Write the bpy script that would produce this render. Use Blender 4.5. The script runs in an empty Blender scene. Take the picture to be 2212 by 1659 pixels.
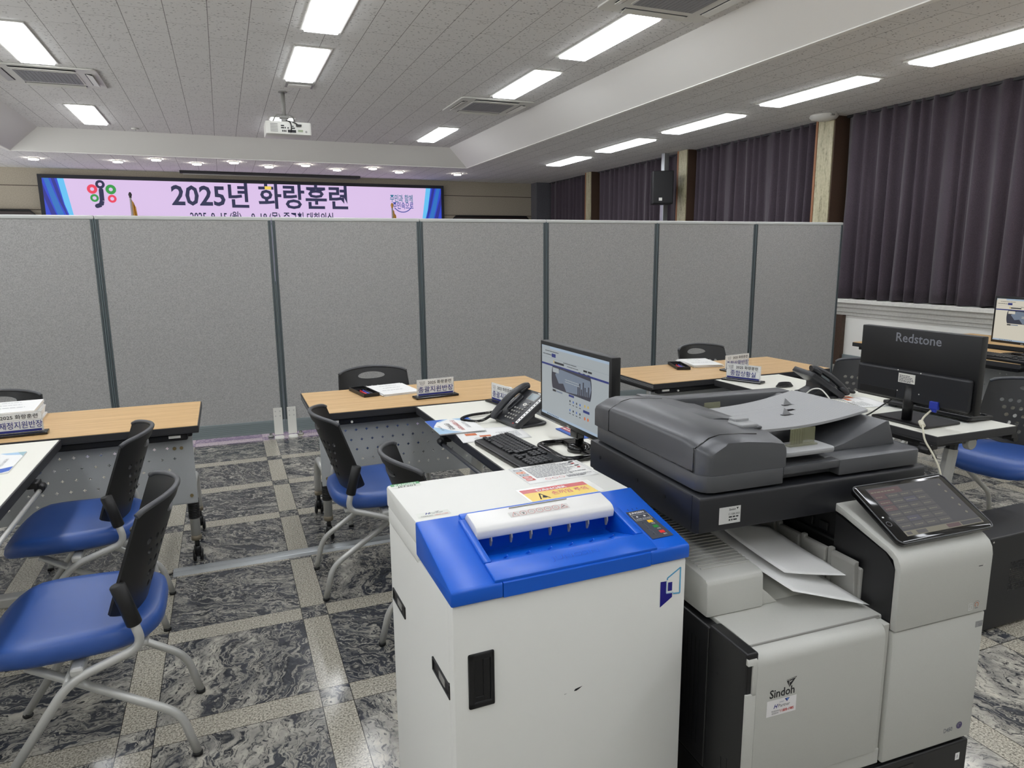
import bpy, bmesh, math, random
from mathutils import Vector, Matrix

# ------------------------------------------------------------------ camera, world, exposure
SC = bpy.context.scene
COL = SC.collection
random.seed(7)
F_PX, PITCH, ROLL, YAW, CAM_H = 1509.99, 0.183313, -0.008778, 0.386211, 1.49
_cp, _sp = math.cos(PITCH), math.sin(PITCH)
_fw = Vector((math.sin(YAW)*_cp, math.cos(YAW)*_cp, -_sp))
_r0 = Vector((math.cos(YAW), -math.sin(YAW), 0)); _u0 = _r0.cross(_fw)
_c, _s = math.cos(ROLL), math.sin(ROLL)
_r = _c*_r0 + _s*_u0; _u = -_s*_r0 + _c*_u0
cam_d = bpy.data.cameras.new('camera'); cam = bpy.data.objects.new('camera', cam_d); COL.objects.link(cam)
cam_d.sensor_width = 36; cam_d.lens = F_PX/2212*36; cam_d.clip_start = 0.05; cam_d.clip_end = 100
cam.matrix_world = Matrix(((_r.x, _u.x, -_fw.x, 0), (_r.y, _u.y, -_fw.y, 0), (_r.z, _u.z, -_fw.z, CAM_H), (0, 0, 0, 1)))
SC.camera = cam
SKY, GROUND_FILL = 0.3, 3.9     # daylight for the added windows: sky, and invented bright ground lighting the ceiling
w = bpy.data.worlds.new('world'); SC.world = w; w.use_nodes = True
_t = w.node_tree; _bg = _t.nodes['Background']
_g = _t.nodes.new('ShaderNodeTexCoord'); _sx = _t.nodes.new('ShaderNodeSeparateXYZ'); _t.links.new(_g.outputs['Generated'], _sx.inputs[0])
_gt = _t.nodes.new('ShaderNodeMath'); _gt.operation = 'GREATER_THAN'; _gt.inputs[1].default_value = 0.0; _t.links.new(_sx.outputs['Z'], _gt.inputs[0])
_mx = _t.nodes.new('ShaderNodeMix'); _mx.data_type = 'RGBA'; _t.links.new(_gt.outputs[0], _mx.inputs[0])
_mx.inputs[6].default_value = (GROUND_FILL*.985, GROUND_FILL*.99, GROUND_FILL, 1); _mx.inputs[7].default_value = (SKY*.93, SKY*.96, SKY, 1)
_t.links.new(_mx.outputs[2], _bg.inputs[0]); _bg.inputs[1].default_value = 1.0
SC.view_settings.view_transform = 'Standard'; SC.view_settings.look = 'None'
SC.view_settings.gamma = 1; SC.view_settings.use_curve_mapping = False
SC.view_settings.exposure = 0.0
LAMP = 12.5          # radiance of the ceiling light diffusers

# ------------------------------------------------------------------ materials
def lin(c):
    c /= 255.0
    return c/12.92 if c <= 0.04045 else ((c+0.055)/1.055)**2.4
def rgb(r, g, b): return (lin(r), lin(g), lin(b), 1)
class NT:
    def __init__(s, name):
        s.m = bpy.data.materials.new(name); s.m.use_nodes = True; s.t = s.m.node_tree
        s.b = s.t.nodes['Principled BSDF']
    def n(s, typ, **kw):
        nd = s.t.nodes.new(typ)
        for k, v in kw.items():
            if k in nd.inputs.keys() and not hasattr(nd, k): nd.inputs[k].default_value = v
            else: setattr(nd, k, v)
        return nd
    def l(s, a, b): s.t.links.new(a, b)
    def math(s, op, a, b=None, c=None, clamp=False):
        nd = s.t.nodes.new('ShaderNodeMath'); nd.operation = op; nd.use_clamp = clamp
        for i, v in enumerate((a, b, c)):
            if v is None: continue
            if hasattr(v, 'is_linked'): s.l(v, nd.inputs[i])
            else: nd.inputs[i].default_value = v
        return nd.outputs[0]
    def mix(s, f, a, b):
        nd = s.t.nodes.new('ShaderNodeMix'); nd.data_type = 'RGBA'
        for i, v in ((0, f), (6, a), (7, b)):
            if hasattr(v, 'is_linked'): s.l(v, nd.inputs[i])
            else: nd.inputs[i].default_value = v
        return nd.outputs[2]
    def co(s): return s.n('ShaderNodeTexCoord').outputs['Object']
    def noise(s, vec, scale, detail=2, rough=0.5, dist=0):
        nd = s.n('ShaderNodeTexNoise'); nd.inputs['Scale'].default_value = scale; nd.inputs['Detail'].default_value = detail
        nd.inputs['Roughness'].default_value = rough; nd.inputs['Distortion'].default_value = dist
        if vec is not None: s.l(vec, nd.inputs['Vector'])
        return nd
    def ramp(s, v, stops):
        nd = s.n('ShaderNodeValToRGB'); e = nd.color_ramp.elements
        while len(e) < len(stops): e.new(0.5)
        for i, (p, c) in enumerate(stops): e[i].position = p; e[i].color = c if len(c) == 4 else (*c, 1)
        s.l(v, nd.inputs[0]); return nd.outputs[0]
    def bump(s, h, strength=0.2, dist=0.001):
        nd = s.n('ShaderNodeBump'); nd.inputs['Strength'].default_value = strength; nd.inputs['Distance'].default_value = dist
        s.l(h, nd.inputs['Height']); s.l(nd.outputs[0], s.b.inputs['Normal'])
    def mapping(s, vec, scale=(1, 1, 1), rot=(0, 0, 0), loc=(0, 0, 0)):
        nd = s.n('ShaderNodeMapping'); nd.inputs['Scale'].default_value = scale; nd.inputs['Rotation'].default_value = rot
        nd.inputs['Location'].default_value = loc; s.l(vec, nd.inputs['Vector']); return nd.outputs[0]
MATS = {}
def mat(name, c, rough=0.5, metal=0.0, grain=0, gscale=400, bump=0.0, spec=0.5):
    """plain procedural material: base colour with a fine grain"""
    if name in MATS: return MATS[name]
    k = NT(name); c = rgb(*c); k.b.inputs['Base Color'].default_value = c
    k.b.inputs['Roughness'].default_value = rough; k.b.inputs['Metallic'].default_value = metal
    k.b.inputs['Specular IOR Level'].default_value = spec
    if grain or bump:
        nz = k.noise(k.co(), gscale, 2, 0.6)
        if grain:
            lo = tuple(x*(1-grain) for x in c[:3]); hi = tuple(min(1, x*(1+grain)) for x in c[:3])
            k.l(k.ramp(nz.outputs[0], [(0.3, lo), (0.7, hi)]), k.b.inputs['Base Color'])
        if bump: k.bump(nz.outputs[0], bump)
    MATS[name] = k.m; return k.m
def emit(name, c, s=1.0):
    if name in MATS: return MATS[name]
    k = NT(name); c = rgb(*c); k.b.inputs['Base Color'].default_value = (0.01, 0.01, 0.01, 1); k.b.inputs['Roughness'].default_value = 0.4
    k.b.inputs['Emission Color'].default_value = c; k.b.inputs['Emission Strength'].default_value = s
    MATS[name] = k.m; return k.m
def clearmat(name, c, alpha=0.25, rough=0.05):
    k = NT(name); k.b.inputs['Base Color'].default_value = rgb(*c); k.b.inputs['Roughness'].default_value = rough
    k.b.inputs['Alpha'].default_value = alpha; return k.m

def floor_mat():
    k = NT('marble_and_granite_floor'); co = k.co(); sp = k.n('ShaderNodeSeparateXYZ'); k.l(co, sp.inputs[0])
    PX, PY = 0.615, 0.6255
    ux = k.math('DIVIDE', k.math('ADD', sp.outputs[0], 0.365+PX*40), PX)     # strip centres on integers (0.25, -0.365 ...)
    uy = k.math('DIVIDE', k.math('ADD', sp.outputs[1], -2.251+PY*40), PY)
    fx = k.math('SUBTRACT', ux, k.math('ROUND', ux)); fy = k.math('SUBTRACT', uy, k.math('ROUND', uy))
    ax = k.math('MULTIPLY', k.math('ABSOLUTE', fx), PX); ay = k.math('MULTIPLY', k.math('ABSOLUTE', fy), PY)
    HX = 0.0515
    inx = k.math('LESS_THAN', ax, HX); iny = k.math('LESS_THAN', ay, HX)
    strip = k.math('ABSOLUTE', k.math('SUBTRACT', inx, iny))          # one but not both: granite
    # joints
    jx = k.math('LESS_THAN', k.math('ABSOLUTE', k.math('SUBTRACT', ax, HX)), 0.0013)
    jy = k.math('LESS_THAN', k.math('ABSOLUTE', k.math('SUBTRACT', ay, HX)), 0.0013)
    joint = k.math('MAXIMUM', jx, jy)
    # a different slab of marble in every cell
    cx = k.math('FLOOR', ux); cy = k.math('FLOOR', uy)
    cv = k.n('ShaderNodeCombineXYZ'); k.l(cx, cv.inputs[0]); k.l(cy, cv.inputs[1])
    wn = k.n('ShaderNodeTexWhiteNoise', noise_dimensions='3D'); k.l(cv.outputs[0], wn.inputs['Vector'])
    rnd = wn.outputs['Value']; rcol = k.n('ShaderNodeSeparateColor'); k.l(wn.outputs['Color'], rcol.inputs[0])
    vr = k.n('ShaderNodeVectorRotate', rotation_type='Z_AXIS'); k.l(co, vr.inputs['Vector'])
    k.l(k.math('MULTIPLY_ADD', rnd, 2.2, -0.2), vr.inputs['Angle'])
    ofs = k.n('ShaderNodeVectorMath', operation='MULTIPLY_ADD'); k.l(wn.outputs['Color'], ofs.inputs[0]); ofs.inputs[1].default_value = (9, 9, 9); k.l(vr.outputs[0], ofs.inputs[2])
    mp = k.mapping(ofs.outputs[0], (2.3, 7.5, 1))
    wz = k.noise(k.mapping(ofs.outputs[0], (4, 4, 4)), 1.0, 4, 0.6)
    wv = k.n('ShaderNodeVectorMath', operation='MULTIPLY_ADD'); k.l(wz.outputs['Color'], wv.inputs[0]); wv.inputs[1].default_value = (2.2, 2.4, 0); k.l(mp, wv.inputs[2])
    n1 = k.noise(wv.outputs[0], 1.0, 7, 0.62, 0.6)
    n2 = k.noise(wv.outputs[0], 2.6, 7, 0.65, 1.2)
    ridge = k.math('ABSOLUTE', k.math('SUBTRACT', n2.outputs[0], 0.5))
    thin = k.ramp(ridge, [(0.0, (1, 1, 1)), (0.035, (0.25, 0.25, 0.25)), (0.07, (0, 0, 0))])
    amt = k.math('MULTIPLY_ADD', rcol.outputs[1], 0.24, -0.175)
    big = k.ramp(k.math('ADD', n1.outputs[0], amt), [(0.49, (0, 0, 0)), (0.54, (0.75, 0.75, 0.75)), (0.62, (1, 1, 1))])
    fine = k.noise(wv.outputs[0], 7, 6, 0.7, 1.0)
    bigm = k.math('MULTIPLY', big, k.ramp(fine.outputs[0], [(0.42, (0.0, 0.0, 0.0)), (0.5, (1, 1, 1))]))
    vein = k.math('MAXIMUM', bigm, k.math('MULTIPLY', thin, 0.85), clamp=True)
    dark = k.ramp(fine.outputs[0], [(0.3, rgb(31, 34, 40)), (0.7, rgb(76, 79, 86))])
    cream = k.ramp(k.noise(ofs.outputs[0], 14, 4).outputs[0], [(0.35, rgb(150, 147, 140)), (0.65, rgb(202, 197, 184))])
    marble = k.mix(vein, dark, cream)
    # granite
    g1 = k.noise(co, 150, 3, 0.75); g2 = k.noise(co, 9, 3, 0.6)
    gr = k.ramp(g1.outputs[0], [(0.34, rgb(60, 58, 54)), (0.43, rgb(136, 131, 120)), (0.52, rgb(186, 180, 165)), (0.64, rgb(222, 216, 202))])
    gr = k.mix(k.math('MULTIPLY', g2.outputs[0], 0.4), gr, rgb(150, 145, 132))
    base = k.mix(strip, marble, gr); base = k.mix(joint, base, rgb(46, 43, 40))
    k.l(base, k.b.inputs['Base Color'])
    ro = k.noise(co, 3.0, 4, 0.6)
    k.l(k.math('MULTIPLY_ADD', ro.outputs[0], 0.16, 0.07), k.b.inputs['Roughness'])
    k.b.inputs['Specular IOR Level'].default_value = 0.45
    k.bump(k.math('SUBTRACT', k.math('MULTIPLY', g1.outputs[0], 0.25), joint), 0.12, 0.0008)
    return k.m

def tile_mat():
    k = NT('fissured_ceiling_tile'); co = k.co(); sp = k.n('ShaderNodeSeparateXYZ'); k.l(co, sp.inputs[0])
    col = k.math('DIVIDE', k.math('ADD', sp.outputs[0], 0.155+30), 0.305)
    cf = k.math('FLOOR', col); cx = k.math('FRACT', col)
    odd = k.math('MULTIPLY', k.math('MODULO', cf, 2), 0.5)
    row = k.math('ADD', k.math('DIVIDE', k.math('ADD', sp.outputs[1], 30), 0.61), odd); cy = k.math('FRACT', row)
    dx = k.math('MULTIPLY', k.math('MINIMUM', cx, k.math('SUBTRACT', 1, cx)), 0.305)
    dy = k.math('MULTIPLY', k.math('MINIMUM', cy, k.math('SUBTRACT', 1, cy)), 0.61)
    sx = k.math('LESS_THAN', dx, 0.0028); sy = k.math('LESS_THAN', dy, 0.0022)
    wn = k.n('ShaderNodeTexWhiteNoise', noise_dimensions='3D'); cv = k.n('ShaderNodeCombineXYZ')
    k.l(cf, cv.inputs[0]); k.l(k.math('FLOOR', row), cv.inputs[1]); k.l(cv.outputs[0], wn.inputs['Vector'])
    # short worm-shaped fissures
    def worms(rot, sc, size):
        v = k.n('ShaderNodeTexVoronoi', feature='F1'); v.inputs['Scale'].default_value = 1.0
        wz = k.noise(co, 30, 2); wv = k.n('ShaderNodeVectorMath', operation='MULTIPLY_ADD'); k.l(wz.outputs['Color'], wv.inputs[0]); wv.inputs[1].default_value = (0.02, 0.02, 0); k.l(co, wv.inputs[2])
        k.l(k.mapping(wv.outputs[0], (sc[0], sc[1], 1), (0, 0, rot)), v.inputs['Vector'])
        return k.math('MULTIPLY', k.math('LESS_THAN', v.outputs['Distance'], size), k.math('GREATER_THAN', k.math('FRACT', k.math('MULTIPLY', v.outputs['Color'], 7.3)), 0.35))
    sepc = worms(0.5, (23, 46), .215); s2 = worms(-0.4, (34, 58), .15)
    holes = k.math('MAXIMUM', sepc, k.math('MULTIPLY', s2, 0.8))
    base = k.mix(k.math('MULTIPLY', wn.outputs['Value'], 0.25), rgb(232, 231, 228), rgb(222, 221, 218))
    base = k.mix(k.math('MULTIPLY', holes, 0.66), base, rgb(70, 66, 62))
    seam = k.math('MAXIMUM', sx, k.math('MULTIPLY', sy, 0.7))
    base = k.mix(k.math('MULTIPLY', seam, 0.75), base, rgb(96, 92, 88))
    k.l(base, k.b.inputs['Base Color']); k.b.inputs['Roughness'].default_value = 0.95
    k.bump(k.math('SUBTRACT', 0, k.math('MAXIMUM', holes, seam)), 0.25, 0.002)
    return k.m

def fabric_mat(name, a, b, sc=900):
    k = NT(name); co = k.co()
    n1 = k.noise(k.mapping(co, (1, 1, 0.25)), sc, 3, 0.7); n2 = k.noise(k.mapping(co, (0.25, 1, 1)), sc, 3, 0.7); n3 = k.noise(co, 130, 5, 0.75)
    f = k.math('ADD', k.math('MULTIPLY', k.math('ADD', n1.outputs[0], n2.outputs[0]), 0.35), k.math('MULTIPLY', n3.outputs[0], 0.3))
    k.l(k.ramp(f, [(0.38, rgb(*a)), (0.62, rgb(*b))]), k.b.inputs['Base Color']); k.b.inputs['Roughness'].default_value = 0.95
    k.b.inputs['Specular IOR Level'].default_value = 0.1
    k.bump(f, 0.35, 0.001); return k.m

def wood_mat():
    k = NT('beech_laminate'); co = k.co(); m = k.mapping(co, (1.2, 26, 1))
    n = k.noise(m, 2.0, 6, 0.6, 0.4); n2 = k.noise(k.mapping(co, (9, 160, 1)), 2, 3, 0.6)
    f = k.math('MULTIPLY_ADD', n2.outputs[0], 0.35, k.math('MULTIPLY', n.outputs[0], 0.65))
    k.l(k.ramp(f, [(0.36, rgb(196, 156, 104)), (0.5, rgb(213, 175, 122)), (0.66, rgb(224, 189, 138))]), k.b.inputs['Base Color'])
    k.b.inputs['Roughness'].default_value = 0.42; return k.m

def curtain_mat():
    k = NT('plum_curtain_cloth'); n = k.noise(k.co(), 260, 3, 0.7)
    k.l(k.ramp(n.outputs[0], [(0.35, rgb(54, 47, 54)), (0.65, rgb(88, 78, 87))]), k.b.inputs['Base Color'])
    k.b.inputs['Roughness'].default_value = 0.85; k.b.inputs['Sheen Weight'].default_value = 0.25; k.b.inputs['Specular IOR Level'].default_value = 0.2
    k.bump(n.outputs[0], 0.3, 0.001); return k.m

def stone_mat():
    k = NT('pale_pier_stone'); co = k.co(); n = k.noise(k.mapping(co, (6, 6, 1.1)), 3, 6, 0.65, 0.8); n2 = k.noise(co, 40, 3)
    f = k.math('MULTIPLY_ADD', n2.outputs[0], 0.3, k.math('MULTIPLY', n.outputs[0], 0.7))
    k.l(k.ramp(f, [(0.33, rgb(120, 114, 92)), (0.45, rgb(172, 166, 136)), (0.65, rgb(196, 190, 160))]), k.b.inputs['Base Color'])
    k.b.inputs['Roughness'].default_value = 0.45; return k.m

M_FLOOR = floor_mat(); M_TILE = tile_mat(); M_WOOD = wood_mat(); M_CURT = curtain_mat(); M_STONE = stone_mat()
M_FAB = fabric_mat('grey_partition_fabric', (116, 116, 114), (208, 207, 205))
M_PLASTER = mat('white_ceiling_plaster', (244, 243, 238), 0.8)
M_WALL = mat('white_wall_paint', (243, 242, 235), 0.7, bump=0.05, gscale=80)
M_BACK = mat('beige_wall_panel', (172, 164, 148), 0.8, grain=0.12, gscale=60)
M_GROOVE = mat('panel_groove', (70, 62, 54), 0.9)
M_BROWN = mat('brown_pier_granite', (74, 56, 44), 0.5, grain=0.35, gscale=120)
M_BLACK = mat('black_plastic', (19, 19, 21), 0.40, bump=0.05, gscale=900)
M_GLOSSBLK = mat('gloss_black', (14, 14, 15), 0.08)
M_DARK = mat('charcoal_plastic', (84, 85, 88), 0.34, 0.22, grain=0.10, gscale=1500, bump=0.06)
M_DARKER = mat('dark_charcoal_plastic', (34, 35, 39), 0.40, bump=0.05, gscale=900)
M_PHONE = mat('phone_black_plastic', (44, 45, 49), 0.36, grain=0.08, gscale=1500, bump=0.05)
M_PGREY = mat('warm_grey_plastic', (194, 194, 188), 0.42, grain=0.03, gscale=900, bump=0.03)
M_MIDGREY = mat('mid_grey_plastic', (150, 149, 144), 0.5)
M_LIGHTGREY = mat('light_grey_tray', (152, 153, 154), 0.45, grain=0.04, gscale=700)
M_WHITEMET = mat('white_powder_coat', (228, 228, 223), 0.55, bump=0.10, gscale=1100, spec=.15)
M_BLUE = mat('blue_plastic', (8, 92, 206), 0.34, bump=0.05, gscale=1300)
M_SEAT = mat('blue_vinyl', (50, 86, 158), 0.36, bump=0.12, gscale=900)
M_STEEL = mat('silver_tube', (198, 198, 194), 0.38, 0.35)
M_ALU = mat('aluminium', (178, 182, 184), 0.35, 0.6)
M_POSTGREY = mat('blue_grey_post', (104, 116, 120), 0.45, 0.2)
M_BASERAIL = mat('blue_grey_base_rail', (132, 142, 144), 0.5)
M_PERF = mat('grey_steel_panel', (184, 187, 188), 0.5, grain=0.05, gscale=700)
M_EDGE = mat('dark_edge_band', (46, 46, 48), 0.5)
M_WTOP = mat('white_laminate', (242, 241, 230), 0.35)
M_PAPER = mat('paper', (238, 238, 236), 0.8)
M_WPLASTIC = mat('white_plastic', (228, 227, 220), 0.45)
M_INK = mat('black_ink', (28, 28, 32), 0.6)
M_NAVY = mat('navy_ink', (46, 52, 128), 0.6)
M_RED = mat('red_ink', (190, 44, 40), 0.55)
M_LAMP = emit('light_diffuser', (247, 250, 255), LAMP)
M_DOWN = emit('downlight_lens', (255, 248, 236), 40)
M_ACRYL = clearmat('clear_acrylic', (235, 240, 240), 0.08)
M_SMOKE = clearmat('smoked_clear_plastic', (150, 150, 120), 0.35)

# ------------------------------------------------------------------ mesh helpers
I4 = Matrix.Identity(4)
def merge(bm, tmp, M=None, mi=0):
    if M is not None: bmesh.ops.transform(tmp, matrix=M, verts=tmp.verts)
    vm = {v: bm.verts.new(v.co) for v in tmp.verts}
    for f in tmp.faces:
        try: nf = bm.faces.new([vm[v] for v in f.verts])
        except ValueError: continue
        nf.material_index = mi if mi else f.material_index; nf.smooth = f.smooth
    tmp.free(); return bm
def box(bm, x0, y0, z0, x1, y1, z1, bev=0, seg=2, M=None, mi=0):
    t = bmesh.new(); bmesh.ops.create_cube(t, size=1)
    for v in t.verts: v.co = ((x0+x1)/2+v.co.x*(x1-x0), (y0+y1)/2+v.co.y*(y1-y0), (z0+z1)/2+v.co.z*(z1-z0))
    if bev: bmesh.ops.bevel(t, geom=t.edges[:], offset=min(bev, 0.49*min(abs(x1-x0), abs(y1-y0), abs(z1-z0))), segments=seg, affect='EDGES', profile=0.5)
    return merge(bm, t, M, mi)
def rplate(bm, x0, y0, x1, y1, z0, z1, r, bev=0, seg=5, M=None, mi=0):
    """slab with rounded corners in plan"""
    pts = []
    for cx, cy, a in ((x1-r, y1-r, 0), (x0+r, y1-r, 90), (x0+r, y0+r, 180), (x1-r, y0+r, 270)):
        for i in range(seg+1):
            t = math.radians(a+90*i/seg); pts.append((cx+r*math.cos(t), cy+r*math.sin(t)))
    return prism(bm, pts, 'z', z0, z1, bev, M=M, mi=mi)
def prism(bm, poly, axis, a, b, bev=0, seg=2, M=None, mi=0):
    """extrude a 2-D outline: axis x uses (y,z), y uses (x,z), z uses (x,y)"""
    def P(p, t): return {'x': (t, p[0], p[1]), 'y': (p[0], t, p[1]), 'z': (p[0], p[1], t)}[axis]
    t = bmesh.new(); A = [t.verts.new(P(p, a)) for p in poly]; B = [t.verts.new(P(p, b)) for p in poly]; n = len(poly)
    t.faces.new(A); t.faces.new(B[::-1])
    for i in range(n): t.faces.new((A[i], B[i], B[(i+1) % n], A[(i+1) % n]))
    bmesh.ops.recalc_face_normals(t, faces=t.faces[:])
    if bev:
        bmesh.ops.bevel(t, geom=[e for e in t.edges if e.calc_face_angle(0) > 0.5], offset=bev, segments=seg, affect='EDGES', profile=0.5)
    return merge(bm, t, M, mi)
def fillet(pts, r, n=6):
    pts = [Vector(p) for p in pts]; out = [pts[0]]
    for i in range(1, len(pts)-1):
        p, a, b = pts[i], pts[i-1], pts[i+1]; da = (a-p); db = (b-p); d = min(r, da.length*0.48, db.length*0.48)
        s, e = p+da.normalized()*d, p+db.normalized()*d
        for k in range(n+1):
            t = k/n; out.append((1-t)**2*s+2*t*(1-t)*p+t*t*e)
    out.append(pts[-1]); return out
def tube(bm, pts, r, seg=10, M=None, cap=True, mi=0, radii=None, flat=1.0):
    pts = [Vector(p) for p in pts]; t = bmesh.new(); rings = []; up = None
    for i, p in enumerate(pts):
        d = (pts[min(i+1, len(pts)-1)]-pts[max(i-1, 0)]).normalized()
        if up is None:
            up = Vector((0, 0, 1)) if abs(d.z) < 0.9 else Vector((0, 1, 0))
        sx = d.cross(up); sx.normalize(); up = sx.cross(d).normalized()
        rr = radii[i] if radii else r
        rings.append([t.verts.new(p+sx*math.cos(2*math.pi*k/seg)*rr+up*math.sin(2*math.pi*k/seg)*rr*flat) for k in range(seg)])
    for a, b in zip(rings, rings[1:]):
        for k in range(seg): t.faces.new((a[k], a[(k+1) % seg], b[(k+1) % seg], b[k])).smooth = True
    if cap: t.faces.new(rings[0][::-1]); t.faces.new(rings[-1])
    bmesh.ops.recalc_face_normals(t, faces=t.faces[:])
    return merge(bm, t, M, mi)
def cyl(bm, p0, p1, r, seg=20, M=None, mi=0, r2=None, bev=0):
    p0, p1 = Vector(p0), Vector(p1); r2 = r if r2 is None else r2
    if bev:
        d = (p1-p0).normalized()
        return tube(bm, [p0, p0+d*0.0001, p0+d*bev, p1-d*bev, p1-d*0.0001, p1], r, seg, M, mi=mi, radii=[max(r-bev, .0001), r-bev*.9, r, r2, r2-bev*.9, max(r2-bev, .0001)])
    return tube(bm, [p0, p1], r, seg, M, mi=mi, radii=[r, r2])
def lathe(bm, prof, seg=24, M=None, mi=0):
    t = bmesh.new(); rings = [[t.verts.new((r*math.cos(2*math.pi*k/seg), r*math.sin(2*math.pi*k/seg), z)) for k in range(seg)] for r, z in prof]
    for a, b in zip(rings, rings[1:]):
        for k in range(seg): t.faces.new((a[k], a[(k+1) % seg], b[(k+1) % seg], b[k])).smooth = True
    t.faces.new(rings[0][::-1]); t.faces.new(rings[-1]); bmesh.ops.recalc_face_normals(t, faces=t.faces[:])
    return merge(bm, t, M, mi)
def surf(bm, fn, nu, nv, mi=0, smooth=True, M=None, hole=None):
    t = bmesh.new(); g = [[t.verts.new(fn(i/nu, j/nv)) for j in range(nv+1)] for i in range(nu+1)]
    for i in range(nu):
        for j in range(nv):
            if hole and hole((i+.5)/nu, (j+.5)/nv): continue
            t.faces.new((g[i][j], g[i+1][j], g[i+1][j+1], g[i][j+1])).smooth = smooth
    bmesh.ops.delete(t, geom=[v for v in t.verts if not v.link_faces], context='VERTS')
    return merge(bm, t, M, mi)
def thicken(bm, d):
    bmesh.ops.recalc_face_normals(bm, faces=bm.faces[:])
    bmesh.ops.solidify(bm, geom=bm.faces[:], thickness=d); return bm
def O(name, bm, m, parent=None, loc=None, smooth=None, sub=0):
    me = bpy.data.meshes.new(name); bmesh.ops.recalc_face_normals(bm, faces=bm.faces[:]); bm.to_mesh(me); bm.free()
    for x in (m if isinstance(m, (list, tuple)) else [m]): me.materials.append(x)
    if smooth is not None:
        for p in me.polygons: p.use_smooth = True
        try: me.set_sharp_from_angle(angle=math.radians(smooth))
        except Exception: pass
    o = bpy.data.objects.new(name, me); COL.objects.link(o)
    if parent: o.parent = parent
    if loc: o.location = loc
    if sub:
        md = o.modifiers.new('subdivision', 'SUBSURF'); md.levels = sub; md.render_levels = sub
    return o
def N(): return bmesh.new()
def tag(o, label, cat, group=None):
    o['label'] = label; o['category'] = cat
    if group: o['group'] = group
    return o
def T(name, label, cat, loc=(0, 0, 0), rz=0, group=None):
    o = bpy.data.objects.new(name, None); COL.objects.link(o); o.empty_display_size = 0.05
    o.location = loc; o.rotation_euler = (0, 0, math.radians(rz)); return tag(o, label, cat, group)
def struct(o): o['kind'] = 'structure'; return o
def dup(root, label, loc, rz, group=None):
    def cp(o, par):
        c = o.copy(); COL.objects.link(c); c.parent = par
        for ch in [x for x in COL.objects if x.parent == o]: cp(ch, c)
        return c
    c = cp(root, None); c.location = loc; c.rotation_euler = (0, 0, math.radians(rz)); c['label'] = label
    if group: c['group'] = group
    return c

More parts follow.
